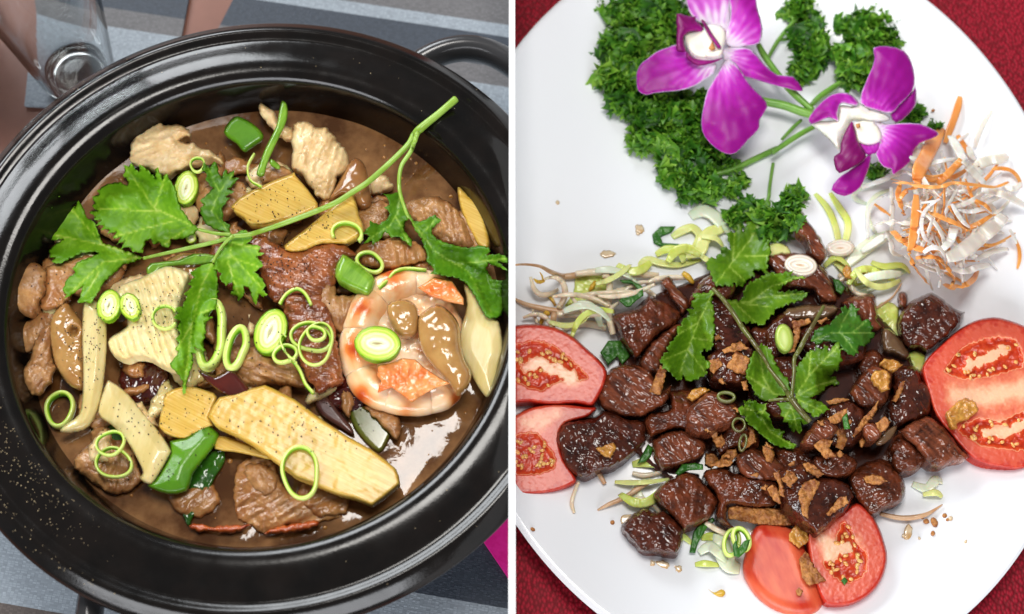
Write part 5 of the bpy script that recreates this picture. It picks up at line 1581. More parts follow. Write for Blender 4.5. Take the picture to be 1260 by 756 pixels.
tomato(S('f', 735, 330, 760, 270, 830, 200, 900, 140, 980, 95, 1070, 78, 1150, 95, 1230, 130, 1320, 210, 1370, 400, 1330, 700, 1210, 780, 1100, 778, 1000, 753, 940, 710, 880, 640, 800, 540, 765, 440),
       [S('f', 838, 322, 900, 240, 965, 195, 1060, 168, 1150, 170, 1205, 240, 1205, 310, 1080, 352, 960, 372, 870, 352), S('f', 900, 600, 1000, 545, 1100, 560, 1200, 515, 1310, 560, 1310, 690, 1150, 700, 1000, 672)],
       [S('f', 960, 300, 1040, 265, 1110, 230), S('f', 900, 450, 1050, 440, 1290, 400), S('f', 1040, 615, 1120, 610, 1250, 560)], 'large round tomato slice at the right rim of the plate', 15, thick=9, seeds=20, seed=4, tilt=(0.01, 0.0))
tomato(S('px', 940, 644, 926, 653, 917, 680, 914, 702, 922, 722, 936, 739, 955, 752, 980, 759, 1003, 755, 1013, 742, 1011, 724, 1001, 700, 991, 675, 978, 652), [], [], 'bottom tomato piece showing its smooth orange skin', 12, thick=11, skin=True, seed=5)
tomato(S('h', 205, 375, 280, 328, 360, 285, 430, 238, 482, 270, 530, 340, 560, 420, 574, 500, 545, 600, 482, 672, 400, 712, 312, 718, 272, 695, 240, 620, 212, 500),
       [S('h', 360, 325, 402, 345, 435, 420, 482, 480, 478, 560, 425, 605, 350, 605, 285, 540, 275, 505, 340, 500, 330, 420)], [S('h', 300, 440, 350, 460, 390, 450), S('h', 270, 400, 300, 480)], 'cut tomato slice at the bottom showing seeds and pale core', 15, thick=9, seeds=24, seed=6)

# ------------------------------------------------------------------ white orchid-side onion slices etc. come after the meat
BG = 'glazed beef cubes heaped on the plate'


def beef(code, pp, thick, label, m_=None, seed=1, planes=4, rough=1.0, r=7.5, z=None, sink=0.36, fib=None, name='beef_cube'):
    o_ = meat(name, S(code, *pp), thick * 1.4, m_ or [M_BEEF, M_BEEF2, M_BEEF3][seed % 3], label, 'beef cube', BG, seed=seed, planes=planes, rough=rough, smooth=2, r=r, res=1.7, z=z, sink=sink, fib=fib)
    return o_


M_HEAPSHADE = mk('heap_shade_brown', (74, 34, 20), (48, 20, 12), nscale=80, rough=0.12, coat=0.4, sss=0.1, sscale=0.002)
o = slab('heap_shade', S('px', 775, 385, 840, 350, 900, 330, 1000, 330, 1060, 370, 1110, 420, 1130, 470, 1150, 545, 1100, 585, 1060, 620, 1000, 640, 930, 630, 870, 610, 820, 590, 770, 540, 760, 480), 2.2, M_HEAPSHADE, z=9, smooth=3, r=10, res=4)  # dark filler sheet: paints the shade in the gaps between the cubes
tag(o, 'dark brown sheet under the heap of beef standing in for shade', 'sauce')
# the lowest layer, mostly covered
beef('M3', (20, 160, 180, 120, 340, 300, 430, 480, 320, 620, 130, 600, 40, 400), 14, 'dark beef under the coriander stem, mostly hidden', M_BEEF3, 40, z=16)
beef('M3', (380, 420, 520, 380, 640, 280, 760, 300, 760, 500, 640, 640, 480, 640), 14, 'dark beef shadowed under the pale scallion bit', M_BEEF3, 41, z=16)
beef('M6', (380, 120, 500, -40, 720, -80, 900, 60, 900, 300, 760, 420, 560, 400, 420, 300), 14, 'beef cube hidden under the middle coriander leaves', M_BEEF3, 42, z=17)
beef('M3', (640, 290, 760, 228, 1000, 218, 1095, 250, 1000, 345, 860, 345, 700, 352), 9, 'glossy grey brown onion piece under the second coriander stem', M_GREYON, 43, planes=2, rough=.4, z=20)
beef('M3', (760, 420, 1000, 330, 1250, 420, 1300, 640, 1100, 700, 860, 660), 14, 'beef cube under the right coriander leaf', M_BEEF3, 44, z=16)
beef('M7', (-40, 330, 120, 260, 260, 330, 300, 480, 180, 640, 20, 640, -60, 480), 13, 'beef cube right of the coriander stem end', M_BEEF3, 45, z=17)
# the heap
beef('M2', (700, 90, 780, 88, 850, 200, 900, 270, 980, 400, 992, 480, 940, 505, 880, 470, 800, 330, 748, 270, 770, 230, 700, 190), 9, 'long dark brown meat strip pointing up to the parsley', M_BEEF2, 23, r=6, fib=1.0, z=18, name='beef_strip')
beef('M2', (520, 490, 600, 455, 700, 448, 860, 458, 935, 540, 990, 600, 1050, 740, 1065, 830, 940, 845, 880, 740, 700, 720, 590, 610), 14, 'reddish brown beef behind the white onion slice', M_BEEF2, 24)
beef('M1', (1060, 180, 1130, 60, 1200, 0, 1260, -10, 1390, 30, 1420, 110, 1330, 200, 1260, 150, 1080, 200), 13, 'beef cube tucked behind the top coriander leaf', M_BEEF, 25)
beef('M1', (838, 50, 900, -5, 962, 80, 1042, 170, 1062, 240, 1002, 312, 958, 230, 898, 140), 7, 'flat brown meat stick leaning on the upper left cube', M_BEEF2, 26, r=5, rough=.5, fib=.9, name='beef_strip')
beef('M1', (690, 625, 760, 520, 860, 430, 960, 370, 1010, 400, 900, 560, 860, 660, 860, 730, 780, 762, 700, 745, 668, 685), 13, 'ridged beef side under the left coriander leaf', M_BEEF2, 27, fib=.8)
beef('M1', (462, 300, 590, 265, 700, 210, 740, 148, 800, 170, 862, 200, 962, 250, 992, 312, 962, 372, 900, 412, 850, 442, 760, 522, 690, 602, 640, 642, 588, 560, 530, 470, 498, 400), 15, 'glossy brown beef cube at the upper left with pointed corner', M_BEEF, 28)
beef('M5', (338, 205, 420, 55, 520, -5, 680, -10, 780, 55, 845, 200, 920, 150, 905, 255, 840, 322, 700, 392, 560, 405, 460, 372, 388, 335, 345, 265), 15, 'rounded beef cube right beside the upper left tomato', M_BEEF2, 2, fib=.7)
beef('M5', (900, 210, 925, 195, 1050, 185, 1200, 185, 1310, 260, 1345, 350, 1300, 442, 1200, 542, 1100, 522, 1000, 492, 900, 502, 760, 562, 712, 482, 718, 400, 830, 358, 915, 330), 15, 'wide reddish beef piece below the left coriander leaf', M_BEEF, 4)
beef('M5', (770, 592, 800, 560, 900, 510, 1040, 500, 1162, 560, 1192, 642, 1152, 702, 1060, 758, 960, 792, 850, 802, 788, 702), 13, 'beef cube with grey cut face below the wide reddish piece', M_BEEF2, 5, fib=1.2)
beef('M5', (25, 565, 68, 455, 200, 420, 310, 400, 400, 350, 500, 378, 600, 418, 705, 430, 725, 540, 702, 612, 551, 745, 384, 818, 218, 878, 100, 786, 55, 680), 16, 'large dark glossy beef cube at the far left', M_BEEF3, 3)
beef('M6', (150, 560, 300, 400, 442, 450, 482, 582, 420, 682, 300, 642, 160, 692), 13, 'beef cube under the small scallion ring', M_BEEF, 21)
beef('M6', (0, 250, 100, 190, 250, 260, 332, 400, 150, 502, 0, 540, -100, 480, -92, 340), 13, 'beef cube left of the folded coriander leaf', M_BEEF2, 29)
beef('M3', (70, 620, 250, 540, 420, 560, 430, 760, 300, 852, 100, 802), 13, 'beef cube covered with fried shallots left of the coriander', M_BEEF3, 30)
beef('M8', (668, 80, 720, 38, 860, 38, 900, 80, 1100, 98, 1232, 150, 1245, 230, 1222, 322, 1150, 345, 1000, 335, 860, 335, 852, 440, 902, 502, 858, 492, 780, 462, 758, 400, 782, 300, 728, 200, 678, 140), 15, 'glossy beef cube above the longest fried shallot', M_BEEF, 8)
beef('M8', (20, 500, 60, 450, 170, 358, 210, 350, 300, 378, 360, 374, 432, 430, 492, 490, 512, 560, 502, 622, 472, 712, 430, 718, 330, 702, 230, 702, 178, 692, 100, 602, 58, 560), 14, 'lowest left beef cube with ridged grey side', M_BEEF3, 7, fib=.7)
beef('M8', (272, 242, 390, 130, 480, 88, 540, 62, 600, 88, 682, 160, 742, 240, 778, 292, 752, 372, 702, 432, 640, 472, 560, 492, 520, 522, 440, 432, 358, 352, 298, 302), 16, 'reddish beef cube just above the lowest left one', M_BEEF, 6)
beef('M6', (280, 700, 400, 640, 560, 690, 700, 780, 740, 860, 600, 900, 420, 905, 310, 830), 13, 'beef cube under the crumbled shallots in the lower middle', M_BEEF2, 22)
beef('M6', (560, 600, 700, 630, 800, 630, 1000, 632, 1030, 760, 900, 842, 700, 842, 590, 760), 13, 'reddish beef cube below the coriander stem end', M_BEEF, 20)
beef('M6', (790, 600, 860, 480, 900, 418, 1010, 400, 1085, 480, 1042, 562, 950, 622, 880, 642), 12, 'smooth brown beef cube right under the coriander stem', M_BEEF2, 19, rough=.6)
beef('M9', (380, 30, 400, -60, 500, -90, 640, -70, 720, 0, 680, 90, 600, 120, 540, 130, 460, 115), 13, 'beef cube in the lower heap above the bottom tomato cubes', M_BEEF, 11)
beef('M9', (120, 60, 250, 0, 400, 20, 420, 130, 300, 200, 160, 220), 11, 'beef cube under the curled fried shallots', M_BEEF3, 31)
beef('M9', (140, 180, 300, 128, 430, 108, 560, 118, 652, 170, 694, 260, 652, 352, 580, 432, 420, 556, 378, 532, 298, 472, 198, 372, 145, 300), 15, 'dark beef cube leaning on the bottom tomato slice', M_BEEF3, 9)
beef('M9', (640, 120, 700, 50, 780, 0, 900, -35, 1000, 18, 1062, 100, 1095, 190, 1075, 292, 1002, 335, 900, 385, 830, 415, 755, 335, 698, 250), 15, 'rounded shiny beef cube at the bottom right', M_BEEF, 10)
beef('M4', (95, 200, 250, 148, 368, 142, 375, 340, 425, 400, 330, 425, 200, 335), 12, 'flat topped beef cube behind the right coriander leaf', M_BEEF2, 13)
beef('M4', (405, 425, 460, 398, 560, 500, 625, 582, 602, 645, 500, 605, 420, 585), 8, 'olive brown onion piece in the heap near the lime cabbage', M_GREYON, 14, planes=2, rough=.4)
beef('M4', (545, 130, 590, 120, 615, 180, 600, 250, 555, 240, 540, 180), 8, 'little brown meat nub above the upper right cube', M_BEEF2, 32, r=5)
beef('M4', (528, 370, 560, 270, 640, 188, 720, 148, 800, 126, 860, 158, 960, 248, 1055, 278, 1022, 362, 922, 472, 850, 535, 760, 595, 700, 562, 620, 565, 558, 482), 16, 'large round beef cube at the upper right beside the tomato', M_BEEF3, 12)
beef('M4', (230, 640, 330, 560, 400, 600, 420, 700, 330, 780, 230, 760), 11, 'small beef cube right of the bright coriander leaf', M_BEEF, 33)
beef('M7', (470, 600, 560, 520, 660, 600, 745, 700, 705, 805, 560, 835, 475, 760), 13, 'reddish beef cube low on the right of the heap', M_BEEF, 18)
beef('M7', (150, 220, 250, 55, 330, -5, 485, 15, 495, 150, 445, 285, 330, 338, 235, 325), 14, 'striated beef cube under the golden garlic chip', M_BEEF2, 15, fib=.9)
beef('M7', (485, 60, 600, -5, 692, 25, 724, 110, 785, 160, 805, 300, 765, 405, 600, 455, 498, 475, 448, 335, 498, 200), 15, 'wrinkled beef cube touching the right tomato', M_BEEF3, 16)
beef('M7', (540, 510, 700, 415, 790, 395, 885, 468, 955, 540, 1005, 622, 1085, 712, 1002, 745, 900, 775, 800, 785, 718, 705, 635, 605), 13, 'fibrous beef cube at the lower right below the tomato', M_BEEF2, 17, fib=2.4, rough=1.6)
beef('M7', (250, 480, 340, 430, 420, 520, 360, 600, 280, 590), 9, 'small brown beef bit beside the long shallot sliver', M_BEEF2, 34, r=6)
o = slab('onion_piece', S('M7', 360, 600, 430, 520, 500, 470, 530, 480, 480, 570, 400, 620), 3, M_GREYON, smooth=2, r=5)
tag(o, 'small olive onion piece low on the right of the heap', 'onion')

# white onion slices
o = slab('onion_slice', ellipse(985.5, 326.5, 20.5, 13.5, 6, 36), 4.5, M_SHALW, r=4, res=1.4, lift=.5, zfun=lambda x, y, d: .25 * np.sin(d * 1.3), sink=.1)
tag(o, 'white round onion slice lying on the upper meat', 'onion')
o = slab('onion_slice', ellipse(1034, 305.5, 18, 11, -4, 36), 5.5, M_SHALW, r=6, res=1.4, sink=.2)
tag(o, 'white onion bulb slice on the cabbage right of the upper meat', 'onion')

# ------------------------------------------------------------------ fried shallots and garlic
FG = 'crisp fried shallot flakes on the beef'
n_ = 0


def flake(code, pp, label, m_=None, thick=1.6, seed=None, cat='fried shallot', group=FG, name='fried_shallot', curl=2.2):
    global n_
    n_ += 1
    pts_ = resample(S(code, *pp), 2.2)
    pts_ = pts_ + (rng.random(pts_.shape) - 0.5) * 1.7
    sd_ = n_ if seed is None else seed
    th_ = rng.uniform(0, 6.28)
    c_ = pts_.mean(0)
    ext = max(np.ptp(pts_[:, 0]), np.ptp(pts_[:, 1]))

    def zf(x, y, d):
        u = ((x - c_[0]) * math.cos(th_) + (y - c_[1]) * math.sin(th_)) / (ext * .5)
        return curl * u * u * 0.6 + 0.8 * fbm(x * .2, y * .2, sd_) * np.clip(d / 2, 0, 1)
    o_ = slab(name, pts_, thick, m_ or M_FRIED, smooth=0, r=2.5, res=1.4, zfun=zf, sink=-0.1, seed=sd_, tilt=(rng.uniform(-.05, .05), rng.uniform(-.05, .05)))
    return tag(o_, label, cat, group)


flake('M6', (95, 540, 130, 490, 150, 500, 150, 550, 175, 530, 205, 590, 180, 640, 130, 630), 'curled shallot flake left of the lower scallion ring')
flake('M6', (150, 740, 220, 650, 290, 645, 300, 690, 250, 756, 170, 790), 'wide orange shallot flake below the curled one')
flake('M6', (45, 680, 120, 680, 155, 740, 100, 800, 50, 760), 'crumbly shallot flake left of the wide orange one')
flake('M6', (485, 630, 560, 615, 592, 690, 560, 760, 522, 740), 'upright shallot flake below the folded coriander leaf')
flake('M6', (350, 580, 390, 560, 385, 470, 432, 500, 445, 590, 400, 620, 360, 645), 'tall shallot flake right of the lower scallion ring')
flake('M3', (212, 700, 290, 572, 402, 640, 360, 758, 290, 752), 'square fried shallot flake left of the coriander leaf')
flake('M6', (328, 130, 370, 105, 382, 190, 342, 195), 'narrow shallot flake touching the coriander at its left')
flake('M6', (985, 275, 1080, 248, 1165, 260, 1100, 290, 1010, 305), 'thin level shallot sliver right of the bright coriander leaf')
flake('M6', (1005, 405, 1080, 360, 1150, 328, 1152, 370, 1090, 440, 1020, 455), 'rough shallot flake below the thin level sliver')
flake('M6', (1045, 500, 1130, 488, 1152, 580, 1110, 655, 1058, 632, 1080, 560), 'notched golden shallot flake right of the smooth cube')
flake('M6', (885, 620, 960, 565, 1040, 580, 1010, 640, 1062, 700, 980, 722, 928, 660), 'crumbled shallot flake right under the smooth cube')
flake('M7', (180, 545, 250, 420, 350, 320, 382, 265, 378, 340, 302, 450, 192, 562), 'longest slanting shallot sliver on the right of the heap')
flake('M7', (488, 270, 560, 130, 592, 118, 562, 220, 522, 282), 'dark shallot sliver between the two right cubes')
flake('M7', (362, 450, 440, 392, 478, 440, 442, 502, 388, 524), 'rough brown shallot flake beside the longest sliver')
flake('M8', (852, 432, 858, 343, 920, 322, 1060, 343, 1260, 348, 1372, 362, 1378, 402, 1352, 482, 1260, 492, 1130, 482, 1000, 457), 'longest wide fried shallot strip above the bottom tomato', thick=2.4)
flake('M9', (265, 230, 308, 148, 400, 118, 434, 150, 402, 232, 352, 330, 342, 432, 298, 402, 280, 312), 'big hooked shallot flake on the dark lower cube')
flake('M9', (478, 400, 580, 268, 642, 258, 654, 312, 560, 372, 500, 412), 'flat brown shallot flake at the edge of the dark lower cube')
flake('M9', (765, 112, 840, 85, 920, 108, 955, 140, 890, 175, 800, 155), 'golden shallot flake on the rounded bottom right cube')
flake('M9', (195, 555, 255, 455, 332, 508, 352, 602, 272, 664, 188, 595), 'translucent shallot flake hanging onto the bottom tomato', M_GARLIC)
flake('h', (162, 500, 195, 462, 240, 538, 290, 600, 212, 624, 178, 592), 'brown shallot flake lying across the two bottom tomato pieces')
flake('h', (150, 645, 165, 632, 182, 650, 170, 675, 155, 668), 'small golden crumb on the orange bottom tomato piece')
flake('M9', (300, 5, 345, -10, 425, 45, 468, 90, 420, 116, 330, 65), 'pale golden shallot flake in the lower middle')
flake('M9', (75, 80, 120, 55, 152, 180, 164, 260, 128, 255, 108, 160), 'upright orange shallot sliver above the longest strip')
flake('M9', (148, 140, 180, 55, 240, 75, 264, 130, 202, 190), 'fan shaped shallot flake beside the upright orange sliver')
flake('M8', (715, 20, 800, -32, 895, -15, 880, 22, 780, 32), 'shallot flake above the cube with the longest strip')
flake('e', (637, 428, 688, 300, 722, 318, 692, 438), 'straw coloured shallot stick below the left coriander leaf')
flake('M3', (718, 350, 860, 328, 874, 360, 790, 392, 785, 470, 742, 584, 688, 594, 676, 540, 742, 470, 728, 400), 'hook shaped crisp shallot beside the pale scallion bit')
flake('M3', (912, 352, 985, 318, 1015, 338, 950, 374), 'small reddish shallot crumb by the second coriander stem')
flake('M3', (115, 470, 150, 445, 185, 490, 130, 505), 'tiny reddish shallot crumb right of the left coriander leaf')
flake('M3', (175, 570, 320, 505, 385, 560, 300, 585, 200, 595), 'crumbly shallot flake above the square one')
flake('M3', (75, 650, 160, 635, 185, 690, 112, 755, 78, 722), 'golden shallot flake left of the square one')
flake('M9', (20, 200, 70, 160, 130, 230, 130, 320, 80, 300), 'dark shallot flake left of the upright orange sliver')
flake('M2', (1140, 540, 1180, 560, 1190, 650, 1130, 650, 1110, 590), 'beige curl beside the small white onion bulb', M_GARLIC, cat='garlic', group=None, name='garlic_piece')
GG = 'fried garlic pieces'
flake('M7', (322, 90, 350, 38, 430, 28, 478, 70, 468, 180, 420, 204, 338, 132), 'thick golden garlic chip on the striated cube', M_GARLIC, 4.0, cat='fried garlic', group=GG, name='garlic_piece')
flake('M7', (912, 360, 980, 288, 1060, 248, 1132, 278, 1164, 350, 1080, 412, 1002, 442, 990, 492, 938, 472), 'crumpled golden garlic piece on the right tomato', M_GARLIC, 5.0, cat='fried garlic', group=GG, name='garlic_piece')
flake('M4', (388, 680, 430, 638, 520, 648, 572, 690, 502, 744, 430, 722), 'glossy golden garlic clove bit near the olive onion piece', M_GARLIC, 4.0, cat='fried garlic', group=GG, name='garlic_piece')
flake('M5', (1042, 250, 1080, 188, 1150, 162, 1222, 188, 1150, 242, 1080, 282), 'shiny garlic sliver on the wide reddish beef', M_GARLIC, 2.6, cat='fried garlic', group=GG, name='garlic_piece')
flake('M5', (335, 640, 470, 598, 492, 640, 450, 724, 378, 692), 'amber garlic chunk on the large dark cube', M_GARLIC, 2.6, cat='fried garlic', group=GG, name='garlic_piece')
# small crumbs that lie between them
crumb_px = [(918, 548), (948, 548), (905, 425), (890, 470), (930, 585), (968, 590), (1000, 575), (985, 612), (1043, 520), (1060, 545), (1035, 560), (872, 528), (905, 505), (1012, 520), (940, 600), (975, 570), (895, 560), (1070, 515)]
for k, (x, y) in enumerate(crumb_px):
    a_ = np.sort(rng.uniform(0, 2 * np.pi, 7))
    pt = np.stack([x + rng.uniform(3, 7, 7) * np.cos(a_), y + rng.uniform(2.5, 6, 7) * np.sin(a_)], 1)
    flake('px', pt.ravel(), 'small crisp shallot crumb scattered among the beef cubes', group='small shallot crumbs', name='shallot_crumb', thick=2.2, curl=1)

# scallion bits on the heap
o = slab('scallion_bit', ellipse(965, 416.5, 11.5, 18, -8, 30), 5, M_SCALP, r=6, res=1.4, sink=0)
tag(o, 'pale green scallion bit in the middle of the coriander', 'scallion')
for (x, y, rx, ry, rt, w, lb) in [(893.5, 489, 10, 5.5, 6, 2.0, 'tiny dark scallion ring on the wide reddish beef'), (909, 523, 7.5, 8, 0, 1.4, 'thin scallion ring left of the folded coriander leaf'), (900, 668, 9, 16, 10, 2.6, 'pale scallion ring at the bottom left of the tomato'),
                                  (912, 664, 9, 14, -25, 3.0, 'green scallion ring beside the pale one at the bottom'), (914, 545, 4, 10, 10, 1.6, 'narrow scallion loop in the lower heap')]:
    o = tube('scallion_ring', ellipse(x, y, rx, ry, rt, 18), w, M_RING if w > 2.2 else M_CORIS, closed=True, flat=1.8, lift=0.6, sub=3, power=.7)
    tag(o, lb, 'scallion', 'scallion rings on the plate')
for code, pp, lb in [('M1', (512, 190, 558, 138, 620, 150, 700, 98, 705, 150, 650, 190, 602, 238, 570, 242), 'dark green herb bit above the upper left cube'),
                     ('M1', (518, 30, 600, 28, 682, 68, 710, 100, 672, 114, 620, 64, 540, 54), 'curved dark green herb stem above the herb bit'),
                     ('M1', (368, 592, 430, 500, 482, 498, 552, 500, 592, 590, 602, 622, 540, 688, 500, 622, 430, 692), 'folded dark green leaf between left tomato and cube'),
                     ('M8', (555, 695, 588, 530, 620, 488, 740, 418, 754, 450, 692, 502, 622, 622, 602, 698), 'bright green leaf strip below the reddish lower cube'),
                     ('M8', (448, 80, 500, 8, 600, -2, 662, 10, 664, 52, 545, 58, 470, 100), 'green leaf strip above the reddish lower cube'),
                     ('M5', (655, 762, 738, 608, 782, 640, 762, 702, 720, 745), 'dark green leaf bit beside the large dark cube'),
                     ('M6', (1110, 402, 1150, 366, 1174, 490, 1126, 495), 'bright green scallion scrap right of the coriander'),
                     ('c', (652, 412, 690, 373, 762, 373, 742, 402, 692, 422, 702, 450, 778, 455, 772, 470, 700, 473, 658, 452), 'curled dark herb sprig lying on the pale cabbage'),
                     ('M2', (1036, 650, 1090, 658, 1134, 720, 1104, 775, 1060, 745), 'small dark herb bit right of the upper meat'),
                     ('h', (358, 600, 375, 584, 392, 600, 375, 622), 'tiny dark green fleck on the cut bottom tomato'),
                     ('M8', (890, 640, 920, 590, 935, 660, 985, 600, 1030, 590, 1000, 680, 940, 735, 900, 720), 'green leafy bit inside the bottom scallion rings')]:
    o = slab('herb_bit', S(code, *pp), 1.2, M_HERB, smooth=1, r=1.5, res=1.4, sink=-.2, rough=.5, rfreq=.15)
    tag(o, lb, 'herb', 'chopped green herb bits')

# ------------------------------------------------------------------ parsley
def parsley(clumps, stems, label, n_per=1.0, seed=1, high=False):
    """Curly parsley: a few stems, and a crown of small frilled leaflets."""
    rr = np.random.default_rng(seed)
    c0 = np.mean([(c[0], c[1]) for c in clumps], 0)
    hb = float(hat(np.array([c0[0]]), np.array([c0[1]]), 2)[0])
    root_ = thing('parsley_sprig', label, 'parsley', P(c0[0], c0[1], hb), 'curly parsley sprigs garnishing the plate')
    V, F, A = [], [], []
    for (cx, cy, r) in clumps:
        ct = rr.uniform(-.16, .16)
        hb_ = float(hat(np.array([cx]), np.array([cy]), 3)[0])
        hb_ = min(hb_, 8.5) if not high else min(hb_, 24)
        n = int(r * r * 0.10 * n_per) + 10
        hm = min(11, r * 0.5)
        for _ in range(n):
            q = math.sqrt(rr.random())
            an = rr.uniform(0, 2 * np.pi)
            x, y = cx + r * q * math.cos(an) * rr.uniform(.85, 1.12), cy + r * q * math.sin(an) * rr.uniform(.85, 1.12)
            if x > 1280 or x < 640:
                continue
            hz = hb_ + 1 + hm * math.sqrt(max(0, 1 - q * q)) * rr.uniform(0.55, 1.0)
            w = P(x, y, hz)
            # outward direction with scatter
            nrm = np.array([math.cos(an) * q, -math.sin(an) * q, 0.55 + 0.5 * (1 - q)]) + rr.normal(0, .38, 3)
            nrm /= np.linalg.norm(nrm)
            u = np.cross(nrm, rr.normal(0, 1, 3))
            u /= np.linalg.norm(u)
            v = np.cross(nrm, u)
            s_ = rr.uniform(0.0024, 0.0062) * (0.8 + 0.25 * min(1, r / 20))
            tone = rr.uniform(.1, .7) + ct + 0.2 * q
            b_ = len(V)
            foot = w - v * s_ * .8
            V.append(foot)
            A.append(max(0, tone - .3))
            m_ = 11
            span = rr.uniform(2.2, 3.2)
            fr = rr.uniform(0, 6.28)
            for ring_r, fz in ((.62, .10), (1.0, .30)):
                for k in range(m_):
                    ph = (k / (m_ - 1) - .5) * span
                    rad = s_ * 1.55 * ring_r * (1.1 - .22 * abs(ph))
                    if ring_r == 1.0:
                        rad *= (1.0 if k % 2 == 0 else 0.70) * rr.uniform(.9, 1.12)
                    wave = fz * s_ * math.sin(k * 2.1 + fr)
                    V.append(foot + u * rad * math.sin(ph) + v * rad * math.cos(ph) + nrm * (wave + 0.22 * s_ * ph * ph * ring_r - .12 * s_ * ring_r * ring_r))
                    A.append(min(1, max(0, tone + (0.2 if ring_r == 1.0 and k % 2 == 0 else -.05) + .1 * math.sin(k * 2.1 + fr))))
            for k in range(m_ - 1):
                F.append((b_, b_ + 1 + k, b_ + 2 + k))
                F.append((b_ + 1 + k, b_ + 1 + m_ + k, b_ + 2 + m_ + k, b_ + 2 + k))
    o_ = mesh_obj('leaves', V, F, M_PARS, root_, {'a': A})
    for pp, w in stems:
        tube('stem', pp, w, M_PSTEM, parent=root_, lift=.8, z=None, smoothz=16, mark=False)
    return root_


M_PARS_dark = M_PARS
parsley([(762, 10, 24), (800, 2, 30), (838, 22, 20), (815, 40, 18)], [(S('O1', 470, 300, 460, 200, 480, 100, 520, 20), [2.5, 2.5, 2.4, 2]), (S('O1', 470, 300, 400, 260, 300, 220), [2.2, 2, 1.6])], 'curly parsley sprig at the top left behind the large orchid', seed=1)
parsley([(757, 58, 20), (782, 48, 24), (752, 95, 19), (785, 92, 28), (765, 118, 22), (812, 100, 26)], [(S('O1', 470, 320, 540, 400, 640, 470), [2.4, 2.6, 2.6])], 'bushy parsley sprig left of the large orchid', seed=2)
parsley([(796, 140, 27), (832, 138, 28), (792, 172, 18), (826, 176, 27), (858, 160, 24), (868, 130, 20)], [(S('O2', 150, 0, 230, 40, 310, 80), [2, 2, 1.5])], 'parsley sprig below the left orchid petal', seed=3)
parsley([(828, 212, 18), (858, 200, 25), (884, 176, 15), (848, 234, 14), (874, 232, 15), (858, 225, 16)], [(S('O2', 520, 560, 620, 620, 740, 600, 900, 555, 1060, 480, 1240, 395), [2.0, 3.0, 3.2, 3.6, 3.8, 3.6]), (S('O2', 740, 610, 710, 680, 700, 740), [2, 1.8, 1.5])], 'lowest parsley sprig of the left bunch with a long stem', seed=4)
parsley([(903, 232, 9), (912, 222, 6), (898, 204, 5)], [(S('O2', 760, 640, 830, 680, 880, 720), [1.6, 1.5, 1.2])], 'small parsley leaf hanging from the long stem', seed=5)
parsley([(978, 12, 13), (990, 6, 12), (1000, 30, 12), (985, 45, 11), (1003, 55, 15), (995, 75, 15), (985, 88, 12), (1008, 70, 10)], [(S('O3', 240, 370, 290, 280, 350, 200, 430, 110, 470, 40), [2.4, 2.8, 2.6, 2.2, 1.6]), (S('O3', 310, 260, 370, 250, 420, 210), [2, 2, 1.6])], 'narrow parsley sprig between the two orchids', seed=6)
parsley([(1058, 30, 17), (1078, 22, 14), (1072, 45, 18), (1095, 42, 12), (1042, 65, 17), (1058, 80, 22), (1044, 88, 13), (1100, 56, 9), (1072, 95, 16), (1038, 30, 8)], [(S('O3', 700, 530, 620, 590, 530, 660), [2.4, 3.2, 3.0])], 'parsley sprig above the right orchid', seed=7)
parsley([(1122, 146, 8), (1080, 212, 9), (1150, 160, 6), (1130, 140, 5)], [], 'parsley tips peeping out round the right orchid', seed=8)
parsley([(905, 266, 11), (920, 258, 11), (938, 262, 12), (955, 268, 12), (972, 252, 11), (980, 240, 8), (962, 280, 10), (945, 285, 9), (975, 268, 8)], [(S('c', 1150, 300, 1190, 250, 1200, 180, 1215, 80), [2.4, 2.4, 2.2, 2.2])], 'dark parsley sprig at the top of the meat', seed=9, high=True)

# ------------------------------------------------------------------ orchids
def petal(root_, pp, ctr_, L_, z, tilt=(0, 0), dome=2.0, mat_=None, seed=1, edge=True, name='petal', thick=0.8, bias=0.0, white=None):
    pp = np.asarray(pp, float)

    def af(x, y, d):
        t_ = np.hypot(x - ctr_[0], y - ctr_[1]) / L_ + bias + 0.10 * vnoise(x * .12, y * .12, seed)
        th_ = np.arctan2(y - ctr_[1], x - ctr_[0])
        t_ = t_ + 0.07 * np.sin(th_ * 34 + 2 * vnoise(x * .05, y * .05, seed))
        if edge:
            t_ = t_ * np.clip(0.12 + d / 3.2, 0, 1)
        return np.clip(t_, 0, 1)

    def zf(x, y, d):
        th_ = np.arctan2(y - ctr_[1], x - ctr_[0])
        return 0.6 * fbm(x * .05, y * .05, seed, 2) + 0.12 * np.sin(th_ * 30)
    return slab(name, pp, thick, mat_ or M_PETAL, z=z, smooth=2, r=2, res=2.0, dome=dome, tilt=tilt, afun=af, zfun=zf, parent=root_, seed=seed)


# thick flower stem of the orchids
zO = 23
root = thing('flower_stem', 'thick green orchid stem joining at the right orchid', 'stem', P(985, 130, 14))
tube('stem', S('px', 930, 122, 945, 126, 965, 130, 985, 137, 1004, 143), [4.5, 5.2, 5.5, 5.5, 4.8], M_PSTEM, z=16, parent=root)
tube('stem', S('px', 933, 55, 940, 68, 952, 85, 968, 106, 984, 122, 1000, 136), [3.4, 4.2, 4.0, 4.4, 4.4, 3.8], M_PSTEM, z=17, parent=root)
tube('stem', S('px', 1034, 102, 1022, 110, 1008, 120, 998, 130), [3, 3.8, 3.8, 3], M_PSTEM, z=14, parent=root)
tube('stem', S('px', 1002, 156, 985, 165, 965, 178, 950, 188), [3, 3.4, 3.4, 3.2], M_PSTEM, z=14, parent=root)
tube('stem', S('px', 986, 148, 975, 158, 962, 172), [2, 2.4, 2], M_PSTEM, z=11, parent=root)

